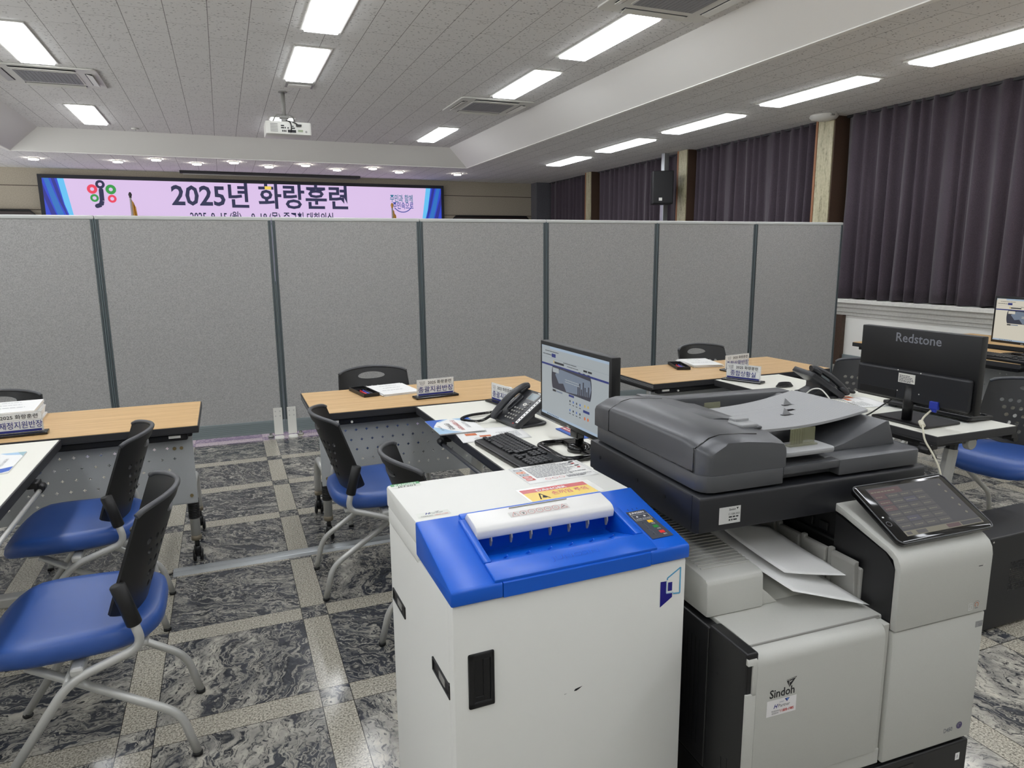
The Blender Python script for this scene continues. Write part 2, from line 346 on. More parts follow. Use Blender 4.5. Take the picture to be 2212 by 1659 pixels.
class Flat:
    """printed matter: coloured shapes and lettering layered on one plane, built as one mesh"""
    def __init__(s, o, ex, ey, eps=0.0002):
        s.o = Vector(o); s.ex = Vector(ex).normalized(); s.ey = Vector(ey).normalized(); s.n = s.ex.cross(s.ey).normalized()
        s.ey = s.n.cross(s.ex); s.eps = eps if eps > .0005 else .00005; s.lay = 2; s.bm = bmesh.new(); s.m = []
    def idx(s, m):
        if m not in s.m: s.m.append(m)
        return s.m.index(m)
    def P(s, x, y): return s.o+s.ex*x+s.ey*y+s.n*(s.eps*s.lay)
    def poly(s, pts, m, up=True):
        f = s.bm.faces.new([s.bm.verts.new(s.P(*p)) for p in pts]); f.material_index = s.idx(m)
        if up: s.lay += 1
        return s
    def rect(s, x0, y0, x1, y1, m, up=True): return s.poly([(x0, y0), (x1, y0), (x1, y1), (x0, y1)], m, up)
    def disc(s, x, y, r, m, n=24, ry=None, up=True):
        ry = ry or r
        return s.poly([(x+r*math.cos(2*math.pi*i/n), y+ry*math.sin(2*math.pi*i/n)) for i in range(n)], m, up)
    def ring(s, x, y, r0, r1, m, a0=0, a1=360, n=28, up=True):
        i = s.idx(m); A = [(math.cos(math.radians(a0+(a1-a0)*k/n)), math.sin(math.radians(a0+(a1-a0)*k/n))) for k in range(n+1)]
        for p, q in zip(A, A[1:]):
            f = s.bm.faces.new([s.bm.verts.new(s.P(x+c[0]*r, y+c[1]*r)) for c, r in ((p, r0), (p, r1), (q, r1), (q, r0))]); f.material_index = i
        if up: s.lay += 1
        return s
    def frame(s, x0, y0, x1, y1, t, m):
        for a in ((x0, y0, x1, y0+t), (x0, y1-t, x1, y1), (x0, y0+t, x0+t, y1-t), (x1-t, y0+t, x1, y1-t)): s.rect(*a, m, up=False)
        s.lay += 1; return s
    def line(s, pts, wd, m):
        for (a, b), (c, d) in zip(pts, pts[1:]):
            v = Vector((c-a, d-b)); nn = Vector((-v.y, v.x)).normalized()*wd/2
            s.poly([(a-nn.x, b-nn.y), (c-nn.x, d-nn.y), (c+nn.x, d+nn.y), (a+nn.x, b+nn.y)], m, up=False)
        s.lay += 1; return s
    def text(s, body, x, y, size, m, align='CENTER', width=None, fat=0.0, rot=0, shear=0):
        cu = bpy.data.curves.new('lettering', 'FONT'); cu.body = body; cu.size = size; cu.align_x = align; cu.offset = fat*size; cu.shear = shear; cu.resolution_u = 2
        ob = bpy.data.objects.new('lettering', cu); COL.objects.link(ob)
        dg = bpy.context.evaluated_depsgraph_get(); me = bpy.data.meshes.new_from_object(ob.evaluated_get(dg))
        bpy.data.objects.remove(ob); bpy.data.curves.remove(cu)
        if me.vertices:
            xs = [v.co.x for v in me.vertices]; k = 1.0
            if width: k = width/max(1e-6, max(xs)-min(xs))
            i = s.idx(m); ca, sa = math.cos(math.radians(rot)), math.sin(math.radians(rot)); vs = []
            for v in me.vertices:
                px, py = v.co.x*k, v.co.y; vs.append(s.bm.verts.new(s.P(x+px*ca-py*sa, y+px*sa+py*ca)))
            for p in me.polygons:
                try: s.bm.faces.new([vs[j] for j in p.vertices]).material_index = i
                except ValueError: pass
        bpy.data.meshes.remove(me); s.lay += 1; return s
    def lines(s, x0, x1, ys, h, m, seed=1, words=True):
        """rows of unreadably small print"""
        rn = random.Random(seed)
        for y in ys:
            x = x0; end = x1-(x1-x0)*rn.random()*0.35
            while x < end:
                wd = min(end-x, h*(1.2+2.6*rn.random())); s.rect(x, y, x+wd, y+h, m, up=False); x += wd+h*0.6
        s.lay += 1; return s
    def build(s, name, parent=None):
        me = bpy.data.meshes.new(name); s.bm.to_mesh(me); s.bm.free()
        for x in s.m: me.materials.append(x)
        o = bpy.data.objects.new(name, me); COL.objects.link(o)
        if parent: o.parent = parent
        return o

# ------------------------------------------------------------------ the room
X0, X1, Y0, Y1, ZL, ZH = -5.4, 7.15, -4.0, 15.05, 3.063, 3.334
bm = N(); box(bm, X0-.1, Y0-.1, -.12, X1+.1, Y1+.1, 0); struct(O('floor', bm, M_FLOOR))
CX0, CX1, CY0, CY1, SL = -2.75, 4.29, -2.6, 12.675, 0.465
bm = N()
box(bm, X0, Y0, ZL, CX0, Y1, ZL+.06); box(bm, CX1, Y0, ZL, X1, Y1, ZL+.06); box(bm, CX0, CY1, ZL, CX1, Y1, ZL+.06); box(bm, CX0, Y0, ZL, CX1, CY0, ZL+.06)
box(bm, CX0+SL-.1, CY0+SL-.1, ZH, CX1-SL+.1, CY1-SL+.1, ZH+.06)
lo = [(CX0, CY0), (CX1, CY0), (CX1, CY1), (CX0, CY1)]; hi = [(CX0+SL, CY0+SL), (CX1-SL, CY0+SL), (CX1-SL, CY1-SL), (CX0+SL, CY1-SL)]
for i in range(4):
    a, b, c, d = lo[i], lo[(i+1) % 4], hi[(i+1) % 4], hi[i]
    f = bm.faces.new([bm.verts.new((*p, z)) for p, z in ((a, ZL-.004), (b, ZL-.004), (c, ZH), (d, ZH))]); f.material_index = 1
me = bpy.data.meshes.new('ceiling'); bm.to_mesh(me); bm.free(); me.materials.append(M_TILE); me.materials.append(M_PLASTER)
ceil = bpy.data.objects.new('ceiling', me); COL.objects.link(ceil); struct(ceil)
bm = N()   # plain trim bead along the lower edge of the recess
T_ = .05
box(bm, CX0-T_, CY0-T_, ZL-.012, CX0, CY1+T_, ZL); box(bm, CX1, CY0-T_, ZL-.012, CX1+T_, CY1+T_, ZL)
box(bm, CX0, CY1, ZL-.012, CX1, CY1+T_, ZL); box(bm, CX0, CY0-T_, ZL-.012, CX1, CY0, ZL)
struct(O('trim_1', bm, M_PLASTER))
# windows added to the unseen long wall, letting in fill daylight for the ceiling
M_PANE = clearmat('window_glass', (235, 245, 245), 0.06, 0.02)
def window_wall(name, horiz, a0, a1, n, zs, zt_, first):
    bm = N(); wd = (a1-a0)/n; wall = []
    def B(b_, s0, z0, s1, z1, d0=-.1, d1=0.0, bev=0):
        if horiz: box(b_, s0, Y0+d0, z0, s1, Y0+d1, z1, bev)
        else: box(b_, X0+d0, s0, z0, X0+d1, s1, z1, bev)
    B(bm, a0, 0, a1, zs); B(bm, a0, zt_, a1, ZH)
    for i in range(n+1): B(bm, max(a0, a0+i*wd-.07), zs, min(a1, a0+i*wd+.07), zt_)
    struct(O(name, bm, M_WALL))
    for i in range(n):
        s0, s1 = a0+i*wd+.07, a0+(i+1)*wd-.07; bm = N()
        for q in ((s0, zs, s1, zs+.04), (s0, zt_-.04, s1, zt_), (s0, zs, s0+.04, zt_), (s1-.04, zs, s1, zt_), ((s0+s1)/2-.025, zs, (s0+s1)/2+.025, zt_)): B(bm, *q, -.07, -.02)
        o = struct(O('window_%d' % (first+i), bm, M_ALU)); bm = N(); B(bm, s0+.04, zs+.04, s1-.04, zt_-.04, -.048, -.042); O('window_pane', bm, M_PANE, o)  # added window and pane, out of view, there to admit fill daylight
bm = N(); box(bm, X0-.1, Y0-.1, 0, X1+.1, Y0, ZH); struct(O('wall_front', bm, M_WALL))
window_wall('wall_left', False, Y0, Y1, 7, .75, 3.0, 1)
bm = N(); box(bm, X1, Y0, 0, X1+.1, Y1, ZH); struct(O('wall_right', bm, M_WALL))
bm = N(); box(bm, X0-.1, Y1, 0, X1+.1, Y1+.1, ZH)
for z in (2.755, 2.34, 1.9, 1.45): box(bm, X0, Y1-.002, z, X1, Y1+.001, z+.012, mi=1)
struct(O('wall_back', bm, [M_BACK, M_GROOVE]))
# window wall: piers, sill, lower ledge
for yc, hw in ((6.69, .14), (9.53, .13), (12.62, .12), (3.75, .14)):
    bm = N()
    box(bm, 6.80, yc-hw, .0, X1-.001, yc+hw, ZL-.001, mi=1)
    box(bm, 6.785, yc-hw+.015, .0, 6.80, yc+hw-.035, ZL-.001)
    box(bm, 6.780, yc+hw-.03, .0, 6.80, yc+hw, ZL-.001, mi=2)
    struct(O('pillar', bm, [M_STONE, M_BROWN, mat('pier_edge_strip', (150, 104, 72), .6, grain=.2, gscale=200)]))
bays = [(3.91, 6.53), (6.85, 9.38), (9.68, 12.48), (12.76, 14.71), (1.0, 3.59)]
bm = N(); box(bm, 6.62, 14.72, 0, X1-.001, Y1-.021, ZL-.001, .004); struct(O('pillar', bm, mat('dark_grey_stone', (98, 98, 104), .5, grain=.15, gscale=60)))
bm = N()
for a, b in bays:
    box(bm, 6.86, a, .885, X1-.001, b, .93, .004)
    box(bm, 6.90, a, .83, X1-.001, b, .885); box(bm, 6.925, a, .775, X1-.001, b, .83); box(bm, 6.945, a, .735, X1-.001, b, .775)
struct(O('trim_2', bm, mat('worn_sill_paint', (228, 227, 220), .6, grain=.06, gscale=40)))
bm = N()
for a, b in bays: box(bm, 6.965, a, .12, X1-.001, b, .735)
struct(O('trim_4', bm, M_WALL))
bm = N()
for a, b in bays: box(bm, 6.950, a, .125, 6.966, b, .255)
struct(O('baseboard_right', bm, M_BASERAIL))
bm = N()
for a, b in bays: box(bm, 6.84, a, 0, X1-.001, b, .12, .004)
struct(O('trim_3', bm, mat('grey_stone_ledge', (150, 148, 138), .6, grain=.3, gscale=90)))
bm = N(); box(bm, X0, Y1-.02, 0, X1, Y1-.002, .1); struct(O('baseboard_back', bm, M_BASERAIL))

bm = N(); box(bm, 6.91, 6.34, .125, 6.985, 6.549, .734); struct(O('pillar', bm, M_BROWN))
# curtains
def curtain(ya, yb, label, seed):
    rn = random.Random(seed); L = yb-ya; nf = int(L/.165); ph = [rn.uniform(-.35, .35) for _ in range(nf+3)]; am = [rn.uniform(.6, 1.25) for _ in range(nf+3)]
    def fn(u, v):
        z = .94+v*(ZL-.003-.94); t = u*nf; i = int(t); fr = t-i
        p = ph[i]*(1-fr)+ph[i+1]*fr; a = am[i]*(1-fr)+am[i+1]*fr
        sw = (1-v)
        x = 6.945-.058*a*(.55+.55*sw)*math.sin(2*math.pi*(t+p+.10*sw*math.sin(i*1.7)))-.012*math.sin(2*math.pi*(2*t+p*2))*sw
        return (x, ya+.015+u*(L-.03)+.02*sw*math.sin(3*t+seed), z+.006*math.sin(t*2.1)*(1-v))
    bm = N(); surf(bm, fn, nf*14, 14)
    t = T('curtain', label, 'curtain', group='plum curtains along the window wall')
    o = O('curtain_cloth', bm, M_CURT, t)
    md = o.modifiers.new('thickness', 'SOLIDIFY'); md.thickness = .004
    bm = N(); box(bm, 6.925, ya+.01, ZL-.03, 6.965, yb-.01, ZL-.004); O('curtain_track', bm, M_EDGE, t)
curtain(3.92, 6.52, 'tallest plum curtain, from the grey partition end to the picture edge', 3)
curtain(6.86, 9.38, 'plum curtain between the pale stone pier by the smoke detector and the next pier', 5)
curtain(9.69, 12.48, 'plum curtain hanging behind the black wall loudspeaker', 8)
curtain(12.77, 14.70, 'shortest plum curtain in the far corner of the room beside the beige back wall', 11)

# lights
def ceiling_light(x, y0, y1, z, label, group, wd=.275):
    t = T('ceiling_light', label, 'ceiling light', (x, (y0+y1)/2, z), 0, group); h = (y1-y0)/2; e = wd/2
    bm = N(); f = .03
    for a in ((-e-f, -h-f, -e, h+f), (e, -h-f, e+f, h+f), (-e, -h-f, e, -h), (-e, h, e, h+f)): box(bm, a[0], a[1], -.010, a[2], a[3], -.001, .003)
    O('frame', bm, M_WPLASTIC, t)
    bm = N(); box(bm, -e, -h, -.026, e, h, -.002, .006); O('diffuser', bm, M_LAMP, t)
gr = 'rectangular ceiling light panels in the recessed ceiling'
seen = {('l', 1): 'large glowing ceiling panel cut by the picture edge, just before the left air conditioner',
        ('l', 2): 'ceiling light panel past the left air conditioner, nearest the LED screen on that side',
        ('m', 0): 'central ceiling light panel cut off by the top edge of the picture',
        ('m', 1): 'central ceiling light panel just in front of the small vent and the projector',
        ('m', 2): 'small glowing ceiling panel half hidden behind the projector bracket',
        ('r', 0): 'ceiling light panel beside the air conditioner cut off at the top',
        ('r', 1): 'ceiling light panel between two air conditioners along the sloped white bulkhead',
        ('r', 2): 'ceiling light panel nearest the coffer corner, past the far right air conditioner'}
SP = [(5.10, 6.37), (6.90, 8.15), (10.34, 11.62)]
NEARSP = [(3.3, 4.55), (1.5, 2.75), (-.3, .95), (-2.0, -.75)]
for k, x in (('l', -1.475), ('m', .905), ('r', 3.24)):
    for i, (a, b) in enumerate(SP):
        if k == 'l' and i == 1: a, b = 7.0, 8.26
        ceiling_light(x, a, b, ZH, seen.get((k, i), 'ceiling panel light of the recessed ceiling at the upper picture corner'), gr)
    for a, b in NEARSP:
        if k == 'r' and a == 3.3: continue
        ceiling_light(x, a, b, ZH, 'ceiling light panel overhead, outside the picture', 'lights overhead outside the picture')
lows = [(3.27, 4.55), (5.07, 6.34), (6.88, 8.18), (8.72, 9.98), (10.6, 11.77)]
lab = ['longest ceiling light of the low strip by the curtains, cut by the picture edge', 'second light from the picture edge in the low ceiling strip by the curtains',
       'middle one of the five lights in the low ceiling strip by the curtains', 'fourth light from the picture edge in the low ceiling strip by the curtains', 'smallest and farthest light in the low ceiling strip by the curtains']
for (a, b), l in zip(lows, lab): ceiling_light(5.62, a, b, ZL, l, 'lights in the low ceiling strip by the window')
for a, b in ((1.45, 2.7), (-.4, .87), (-2.2, -.95)): ceiling_light(5.62, a, b, ZL, 'ceiling light panel overhead, outside the picture', 'lights overhead outside the picture')
for a, b in lows[:4]+[(1.45, 2.7), (-.4, .87)]: ceiling_light(-4.1, a, b, ZL, 'ceiling light panel overhead, outside the picture', 'lights overhead outside the picture')
DL = [(-2.543, 13.036), (-1.407, 12.997), (-.83, 12.576), (-.26, 12.918), (.297, 12.552), (.857, 12.934), (1.415, 12.556), (2.003, 13.041), (2.556, 12.65), (3.116, 13.049), (4.242, 13.078)]
ORD = ['first', 'second', 'third', 'fourth', 'fifth', 'sixth', 'seventh', 'eighth', 'ninth', 'tenth', 'eleventh']
for i, (x, y) in enumerate(DL):
    x = x*1.0417; y = y*1.0417
    t = T('downlight', 'small round downlight above the LED screen, %s of eleven counted from the emblem end' % ORD[i], 'downlight', (x, y, ZL), 0, 'round downlights above the LED screen')
    bm = N(); lathe(bm, [(.075, -.001), (.085, -.006), (.07, -.016), (.062, -.018)], 24); O('trim_ring', bm, M_WPLASTIC, t)
    bm = N(); cyl(bm, (0, 0, -.0185), (0, 0, -.030), .070, 24); O('lens', bm, M_DOWN, t)

# air conditioners
M_GRILLE = mat('grey_intake_grille', (150, 150, 152), .6); M_SLOT = mat('dark_slot', (52, 54, 60), .6)
def aircon(x, y, label, sx=.95, sy=.86):
    t = T('ceiling_air_conditioner', label, 'air conditioner', (x, y, ZH), 0, 'four-way cassette air conditioners')
    a, b = sx/2, sy/2
    bm = N(); rplate(bm, -a, -b, a, b, -.016, -.001, .05, .006); O('panel', bm, M_WPLASTIC, t)
    bm = N(); ga, gb = a*.60, b*.60; rplate(bm, -ga, -gb, ga, gb, -.020, -.015, .03, .001)
    for i in range(15): box(bm, -ga+.015+i*(2*ga-.03)/15, -gb+.02, -.0235, -ga+.015+(i+.86)*(2*ga-.03)/15, gb-.02, -.0195, mi=1)
    O('intake_grille', bm, [M_WPLASTIC, M_GRILLE], t)
    for s, ax in ((-1, 'x'), (1, 'x'), (-1, 'y'), (1, 'y')):
        bm = N()
        if ax == 'x':
            box(bm, s*a*.80-.030, -b*.60, -.0175, s*a*.80+.030, b*.60, -.0155, mi=1)
            box(bm, -.030, -b*.58, -.003, .030, b*.58, .003, .002, M=Matrix.Translation((s*a*.80+s*.010, 0, -.026)) @ Matrix.Rotation(s*.22, 4, 'Y'))
        else:
            box(bm, -a*.60, s*b*.80-.030, -.0175, a*.60, s*b*.80+.030, -.0155, mi=1)
            box(bm, -a*.58, -.030, -.003, a*.58, .030, .003, .002, M=Matrix.Translation((0, s*b*.80+s*.010, -.026)) @ Matrix.Rotation(-s*.22, 4, 'X'))
        O('louver', bm, [M_WPLASTIC, M_SLOT], t)
aircon(-1.49, 8.83, 'white ceiling cassette air conditioner beside the light panel at the picture edge')
aircon(3.25, 8.73, 'white ceiling cassette air conditioner near the coffer corner, over the partition')
aircon(3.25, 4.62, 'white ceiling cassette air conditioner cut off by the top edge, above the longest light', .95, .92)
t = T('ceiling_vent', 'small rectangular vent plate in the ceiling just behind the projector pole', 'vent', (.93, 8.40, ZH))
bm = N(); box(bm, -.15, -.10, -.012, .15, .10, -.001, .004); O('vent_frame', bm, M_MIDGREY, t)
bm = N(); box(bm, -.12, -.075, -.015, .12, .075, -.011)
for i in range(5): box(bm, -.12, -.07+i*.03, -.019, .12, -.058+i*.03, -.014)
O('vent_grille', bm, M_WPLASTIC, t)
t = T('smoke_detector', 'flat white smoke detector on the ceiling above the stone pier', 'smoke detector', (6.66, 6.60, ZL))
bm = N(); lathe(bm, [(.15, -.001), (.16, -.02), (.14, -.045), (.08, -.06), (.075, -.062)], 32); O('housing', bm, M_WPLASTIC, t, smooth=40)
bm = N(); box(bm, -.05, -.165, -.03, .0, -.13, -.012); O('sensor_window', bm, M_MIDGREY, t)
for x, y, l in ((-1.02, 11.9, 'tiny white sprinkler disc on the ceiling beside the light nearest the emblem'), (2.75, 11.95, 'tiny white sprinkler disc on the ceiling by the coffer corner light')):
    t = T('ceiling_sprinkler', l, 'sprinkler', (x, y, ZH)); bm = N(); lathe(bm, [(.05, -.001), (.05, -.012), (.03, -.018)], 20); O('plate', bm, M_WPLASTIC, t)
    bm = N(); cyl(bm, (0, 0, -.018), (0, 0, -.035), .012, 10); O('nozzle', bm, M_STEEL, t)

# projector
t = T('projector', 'white ceiling projector on a grey pole, its socket side facing the camera', 'projector', (.82, 8.70, ZH))
bm = N(); cyl(bm, (-.035, .1, -.001), (-.035, .1, -.285), .022, 16); cyl(bm, (-.035, .1, -.001), (-.035, .1, -.008), .05, 20); O('pole', bm, M_MIDGREY, t)
bm = N()
for sx in (-1, 1): tube(bm, fillet([(-.035, .1, -.25), (-.035+sx*.09, .1, -.25), (-.035+sx*.13, .16, -.335)], .03), .009, 8)
box(bm, -.085, .06, -.29, .015, .15, -.262, .004); box(bm, -.065, .07, -.335, -.005, .14, -.29, .004); O('mount_bracket', bm, M_MIDGREY, t)
bm = N(); rplate(bm, -.25, 0, .25, .36, -.475, -.335, .025, .010); O('housing', bm, M_WPLASTIC, t, smooth=35)
fl = Flat((-.25, -.0005, -.475), (1, 0, 0), (0, 0, 1), .0006)
for i in range(6): fl.rect(.05, .025+i*.016, .13, .033+i*.016, M_MIDGREY, up=False)
for (x, y, ww, hh) in ((.165, .085, .035, .014), (.165, .062, .035, .014), (.205, .062, .012, .016), (.235, .062, .014, .014), (.285, .085, .02, .01), (.285, .062, .032, .014), (.175, .025, .012, .02), (.192, .025, .012, .02), (.209, .025, .012, .02), (.238, .02, .09, .03)): fl.rect(x, y, x+ww, y+hh, M_INK, up=False)
fl.rect(.35, .03, .405, .055, mat('lcd_green', (150, 160, 130), .4)); fl.disc(.44, .035, .012, M_MIDGREY)
fl.build('socket_panel', t)
bm = N(); tube(bm, fillet([(-.02, .08, -.31), (.02, -.02, -.345), (.03, -.03, -.40), (.018, -.012, -.458)], .03), .006, 8); tube(bm, fillet([(-.02, .08, -.31), (.06, -.02, -.345), (.11, -.012, -.372)], .03), .006, 8); box(bm, .08, -.03, -.385, .14, -.002, -.365, .004); O('cable', bm, M_BLACK, t)

# wall loudspeaker with mast
t = T('wall_loudspeaker', 'black loudspeaker mounted on a metal mast in front of the curtains', 'loudspeaker', (6.47, 9.60, 2.24), -28)
bm = N(); box(bm, -.16, -.15, 0, .16, .15, .50, .012); O('cabinet', bm, M_BLACK, t)
bm = N(); box(bm, -.145, -.160, .015, .145, -.151, .485, .006); O('grille', bm, mat('black_speaker_mesh', (20, 20, 22), .7, grain=.4, gscale=500), t)
fl = Flat((-.06, -.1605, .05), (1, 0, 0), (0, 0, 1)); fl.rect(0, 0, .05, .045, M_WPLASTIC); fl.build('badge', t)
bm = N(); box(bm, .02, .15, .15, .09, .30, .35, .006); O('bracket', bm, M_BLACK, t)
t = T('metal_mast', 'tall silver metal mast holding the black loudspeaker', 'mast', (6.72, 9.90, 0))
bm = N(); box(bm, -.045, -.045, .001, .045, .045, ZL-.002, .006); O('mast_body', bm, M_ALU, t)
bm = N(); rplate(bm, -.14, -.14, .14, .14, .0, .012, .02); O('mast_foot', bm, M_ALU, t)

# LED screen on the back wall
M_LEDBG = emit('led_lilac', (222, 196, 236), .95)
t = T('led_screen', 'wide LED wall screen with a lilac banner and Korean heading', 'screen', (.816, 14.98, 0))
bm = N(); w2 = 3.718; z0, z1 = .93, 2.954; fw_ = .075
box(bm, -w2, -.03, z0, w2, .068, z1-fw_*0, .004); O('housing', bm, mat('screen_frame_black', (24, 28, 38), .5), t)
fl = Flat((-w2, -.031, 0), (1, 0, 0), (0, 0, 1), .002); S = lambda px: (px-80)*.008478 - 0.0
# horizontal scale: image 80..957 -> 0..7.436 (perspective corrected table)
fl.rect(.07, z0+.07, 2*w2-.07, z1-.065, M_LEDBG)
b1, b2, b3, b4 = emit('led_blue', (40, 66, 200)), emit('led_indigo', (36, 40, 140)), emit('led_teal', (38, 110, 190)), emit('led_sky', (96, 190, 240))
e = 2*w2-.07; zt, zb = z1-.065, z0+.07
for s in (0, 1):
    X = (lambda x: .07+x*.46) if s == 0 else (lambda x: e-x*.46)
    fl.poly([(X(.42), zt), (X(.72), zt), (X(.92), zt-.62), (X(1.6), zb), (X(.5), zb)][::1 if not s else -1], b4)
    fl.poly([(X(0), zt), (X(.5), zt), (X(.66), zt-.45), (X(1.0), zt-1.0), (X(1.4), zb), (X(0), zb)][::1 if not s else -1], b1)
    fl.poly([(X(.05), zt), (X(.22), zt), (X(.52), zt-.5), (X(.95), zt-1.1), (X(.62), zt-1.0), (X(.26), zt-.42)][::1 if not s else -1], b3)
    fl.poly([(X(0), zt-.08), (X(.06), zt-.2), (X(.34), zt-.62), (X(.8), zt-1.2), (X(.3), zt-.85), (X(0), zt-.32)][::1 if not s else -1], b2)
    fl.poly([(X(.30), zt), (X(.42), zt), (X(.62), zt-.42), (X(.78), zt-.75), (X(.5), zt-.4)][::1 if not s else -1], b2)
m_nv = emit('led_navy', (30, 34, 72)); m_rd = emit('led_red', (232, 60, 90)); m_gr = emit('led_green', (44, 150, 66))
ecx = -1.93-.816+w2+.0
def EX(px): return (px-217)*.0078+ecx
def EZ(py): return 2.62-(py-423)*.0078
for px, py, m_, r in ((216, 400, m_nv, .075), (199, 411, m_rd, .082), (237, 411, m_gr, .085), (202, 431, m_gr, .068), (238, 432, m_rd, .07)): fl.ring(EX(px), EZ(py), .032, r, m_)
fl.line([(EX(217), EZ(413)), (EX(217), EZ(437)), (EX(214), EZ(446)), (EX(206), EZ(449))], .075, m_nv); fl.disc(EX(217), EZ(413), .037, m_nv); fl.disc(EX(206), EZ(449), .037, m_nv); fl.disc(EX(215.6), EZ(443.5), .037, m_nv)
fl.text('2025년 화랑훈련', .86-.816+w2, 2.465, .50, m_nv, width=3.26, fat=.022)
fl.rect(.86-.816+w2+.02, 2.78, .86-.816+w2+.14, 2.84, emit('led_yellow', (240, 210, 90)))
fl.text('2025. 9. 15.(월) ~ 9. 18.(목) 중구청 대회의실', (.86-.816+w2-.02), 2.165, .225, m_nv, width=2.66, fat=.015)
scx = 3.59-.816+w2
fl.text('주민과 함께', scx, 2.60, .17, emit('led_tealtext', (20, 110, 140)), width=.48, fat=.012); fl.text('주민속으로', scx+.03, 2.46, .16, emit('led_bluetext', (34, 60, 150)), width=.44, fat=.012)
fl.ring(scx+.02, 2.60, .205, .222, emit('led_bluetext', (40, 70, 160)), 220, 325)
fl.build('display', t)
# flag poles standing before the screen
M_GOLD = mat('gold_cloth', (196, 146, 60), .5)
for x, zt_, l in ((-1.42, 2.60, 'flag pole with a dark ball finial before the emblem end of the LED screen'), (3.27, 2.50, 'flag pole with a gold finial before the slogan end of the LED screen')):
    t = T('flag_pole', l, 'flag pole', (x, 14.4, 0))
    bm = N(); cyl(bm, (0, 0, .03), (0, 0, zt_-.05), .016, 12); O('pole', bm, M_STEEL, t)
    bm = N(); lathe(bm, [(.18, .0), (.18, .02), (.05, .05), (.02, .06)], 24); O('base', bm, M_STEEL, t)
    bm = N(); lathe(bm, [(.004, zt_-.07), (.022, zt_-.06), (.02, zt_-.04), (.03, zt_-.015), (.02, zt_+.02), (.004, zt_+.035)], 16); O('finial', bm, M_EDGE if x < 0 else M_GOLD, t, smooth=60)
    bm = N(); surf(bm, lambda u, v: (.02+u*(.05+.12*(1-v)), .02*math.sin(9*u+3*v), zt_-.10-1.2*(1-v)+.0*u-.12*u), 12, 8); thicken(bm, .004); O('flag', bm, M_GOLD, t)
t = T('screen_housing', 'long dark roll-up screen slot in the ceiling above the LED screen', 'projection screen', (1.05, 14.7, ZL))
bm = N(); box(bm, -1.65, -.07, -.045, 1.65, .07, -.001, .006); O('case', bm, mat('dark_case', (40, 40, 44), .5), t)
bm = N(); cyl(bm, (-1.6, 0, -.055), (1.6, 0, -.055), .012, 10); O('bottom_bar', bm, M_MIDGREY, t)
for x0, x1, z, l in ((-5.0, -3.0, 2.33, 'dark wall board peeking over the partition beside the emblem end of the screen'), (4.72, 6.55, 2.325, 'dark rounded display frame peeking over the partition beside the slogan end of the screen')):
    t = T('wall_board', l, 'board', ((x0+x1)/2, 15.0, 0)); a = (x1-x0)/2
    pts = [(-a, z-1.1), (a, z-1.1), (a, z-.08), (a-.08, z), (-a+.08, z), (-a, z-.08)]
    bm = N(); prism(bm, pts, 'y', -.03, .045, .006); O('board_panel', bm, mat('dark_brown_board', (48, 36, 34), .4), t)
    bm = N(); tube(bm, [(-a, -.035, z-1.1), (-a, -.035, z-.08), (-a+.08, -.035, z), (a-.08, -.035, z), (a, -.035, z-.08), (a, -.035, z-1.1)], .02, 8); O('board_rim', bm, M_BLACK, t)

# ------------------------------------------------------------------ partition of fabric panels
D0, D1 = 6.08, 5.86
rat = [-.560, -.352, -.140, .0642, .2653, .4643, .6649, .8686, 1.0709]
PP = []
for i, q in enumerate(rat):
    y = D0+(D1-D0)*(q+.14)/1.21; PP.append((q*y, y))
PLAB = ['grey fabric partition panel behind the chair cut by the picture edge', 'grey fabric partition panel at the emblem end of the row, cut by the picture edge', 'grey fabric partition panel above the desk with the long name plate, beside the aisle',
        'grey fabric partition panel with the white floor bracket, facing the open aisle', 'grey fabric partition panel just behind the chair with the document stack', 'grey fabric partition panel behind the lit monitor',
        'grey fabric partition panel behind the chair beside the two name plates', 'last grey fabric partition panel, ending in front of the curtain']
for i in range(8):
    (xa, ya), (xb, yb) = PP[i], PP[i+1]; L_ = math.hypot(xb-xa, yb-ya); H_ = 1.80
    t = T('partition_panel', PLAB[i], 'partition', (xa, ya, 0), math.degrees(math.atan2(yb-ya, xb-xa)), 'grey fabric partition panels')
    g = .0012
    bm = N(); box(bm, g, -.022, .13, .026, .022, H_-.02, .004); box(bm, L_-.026, -.022, .13, L_-g, .022, H_-.02, .004)
    for x in (.010, .017, L_-.014, L_-.021): box(bm, x, -.0235, .13, x+.003, -.021, H_-.03, mi=1)
    O('frame_post', bm, [M_POSTGREY, M_EDGE], t)
    bm = N(); box(bm, .026, -.019, .14, L_-.026, .019, H_-.03, .005); O('fabric_board', bm, M_FAB, t)
    bm = N(); box(bm, g, -.024, H_-.03, L_-g, .024, H_, .008); O('top_rail', bm, mat('pale_top_rail', (206, 208, 206), .4), t)
    bm = N(); box(bm, g, -.026, .035, L_-g, .026, .145, .003)
    for z in (.06, .075, .09, .105, .12): box(bm, g+.002, -.027, z, L_-g-.002, -.0255, z+.002, mi=1)
    O('base_rail', bm, [M_BASERAIL, M_POSTGREY], t)
    for x in (.12, L_-.12):
        bm = N(); cyl(bm, (x, 0, .012), (x, 0, .035), .012, 12); cyl(bm, (x, 0, 0), (x, 0, .014), .024, 16); O('levelling_foot', bm, M_STEEL, t)
    if i in (2, 3):
        x = L_-.055 if i == 2 else .055
        bm = N(); box(bm, x-.035, -.033, .02, x+.035, -.0275, .25, .003); rplate(bm, x-.037, -.13, x+.037, -.028, .0, .014, .02, .003)
        for q in (-.018, .018): cyl(bm, (x+q, -.0345, .22), (x+q, -.0325, .22), .006, 10, mi=1); cyl(bm, (x+q, -.0345, .18), (x+q, -.0325, .18), .006, 10, mi=1)
        O('floor_bracket', bm, [M_WPLASTIC, M_STEEL], t)

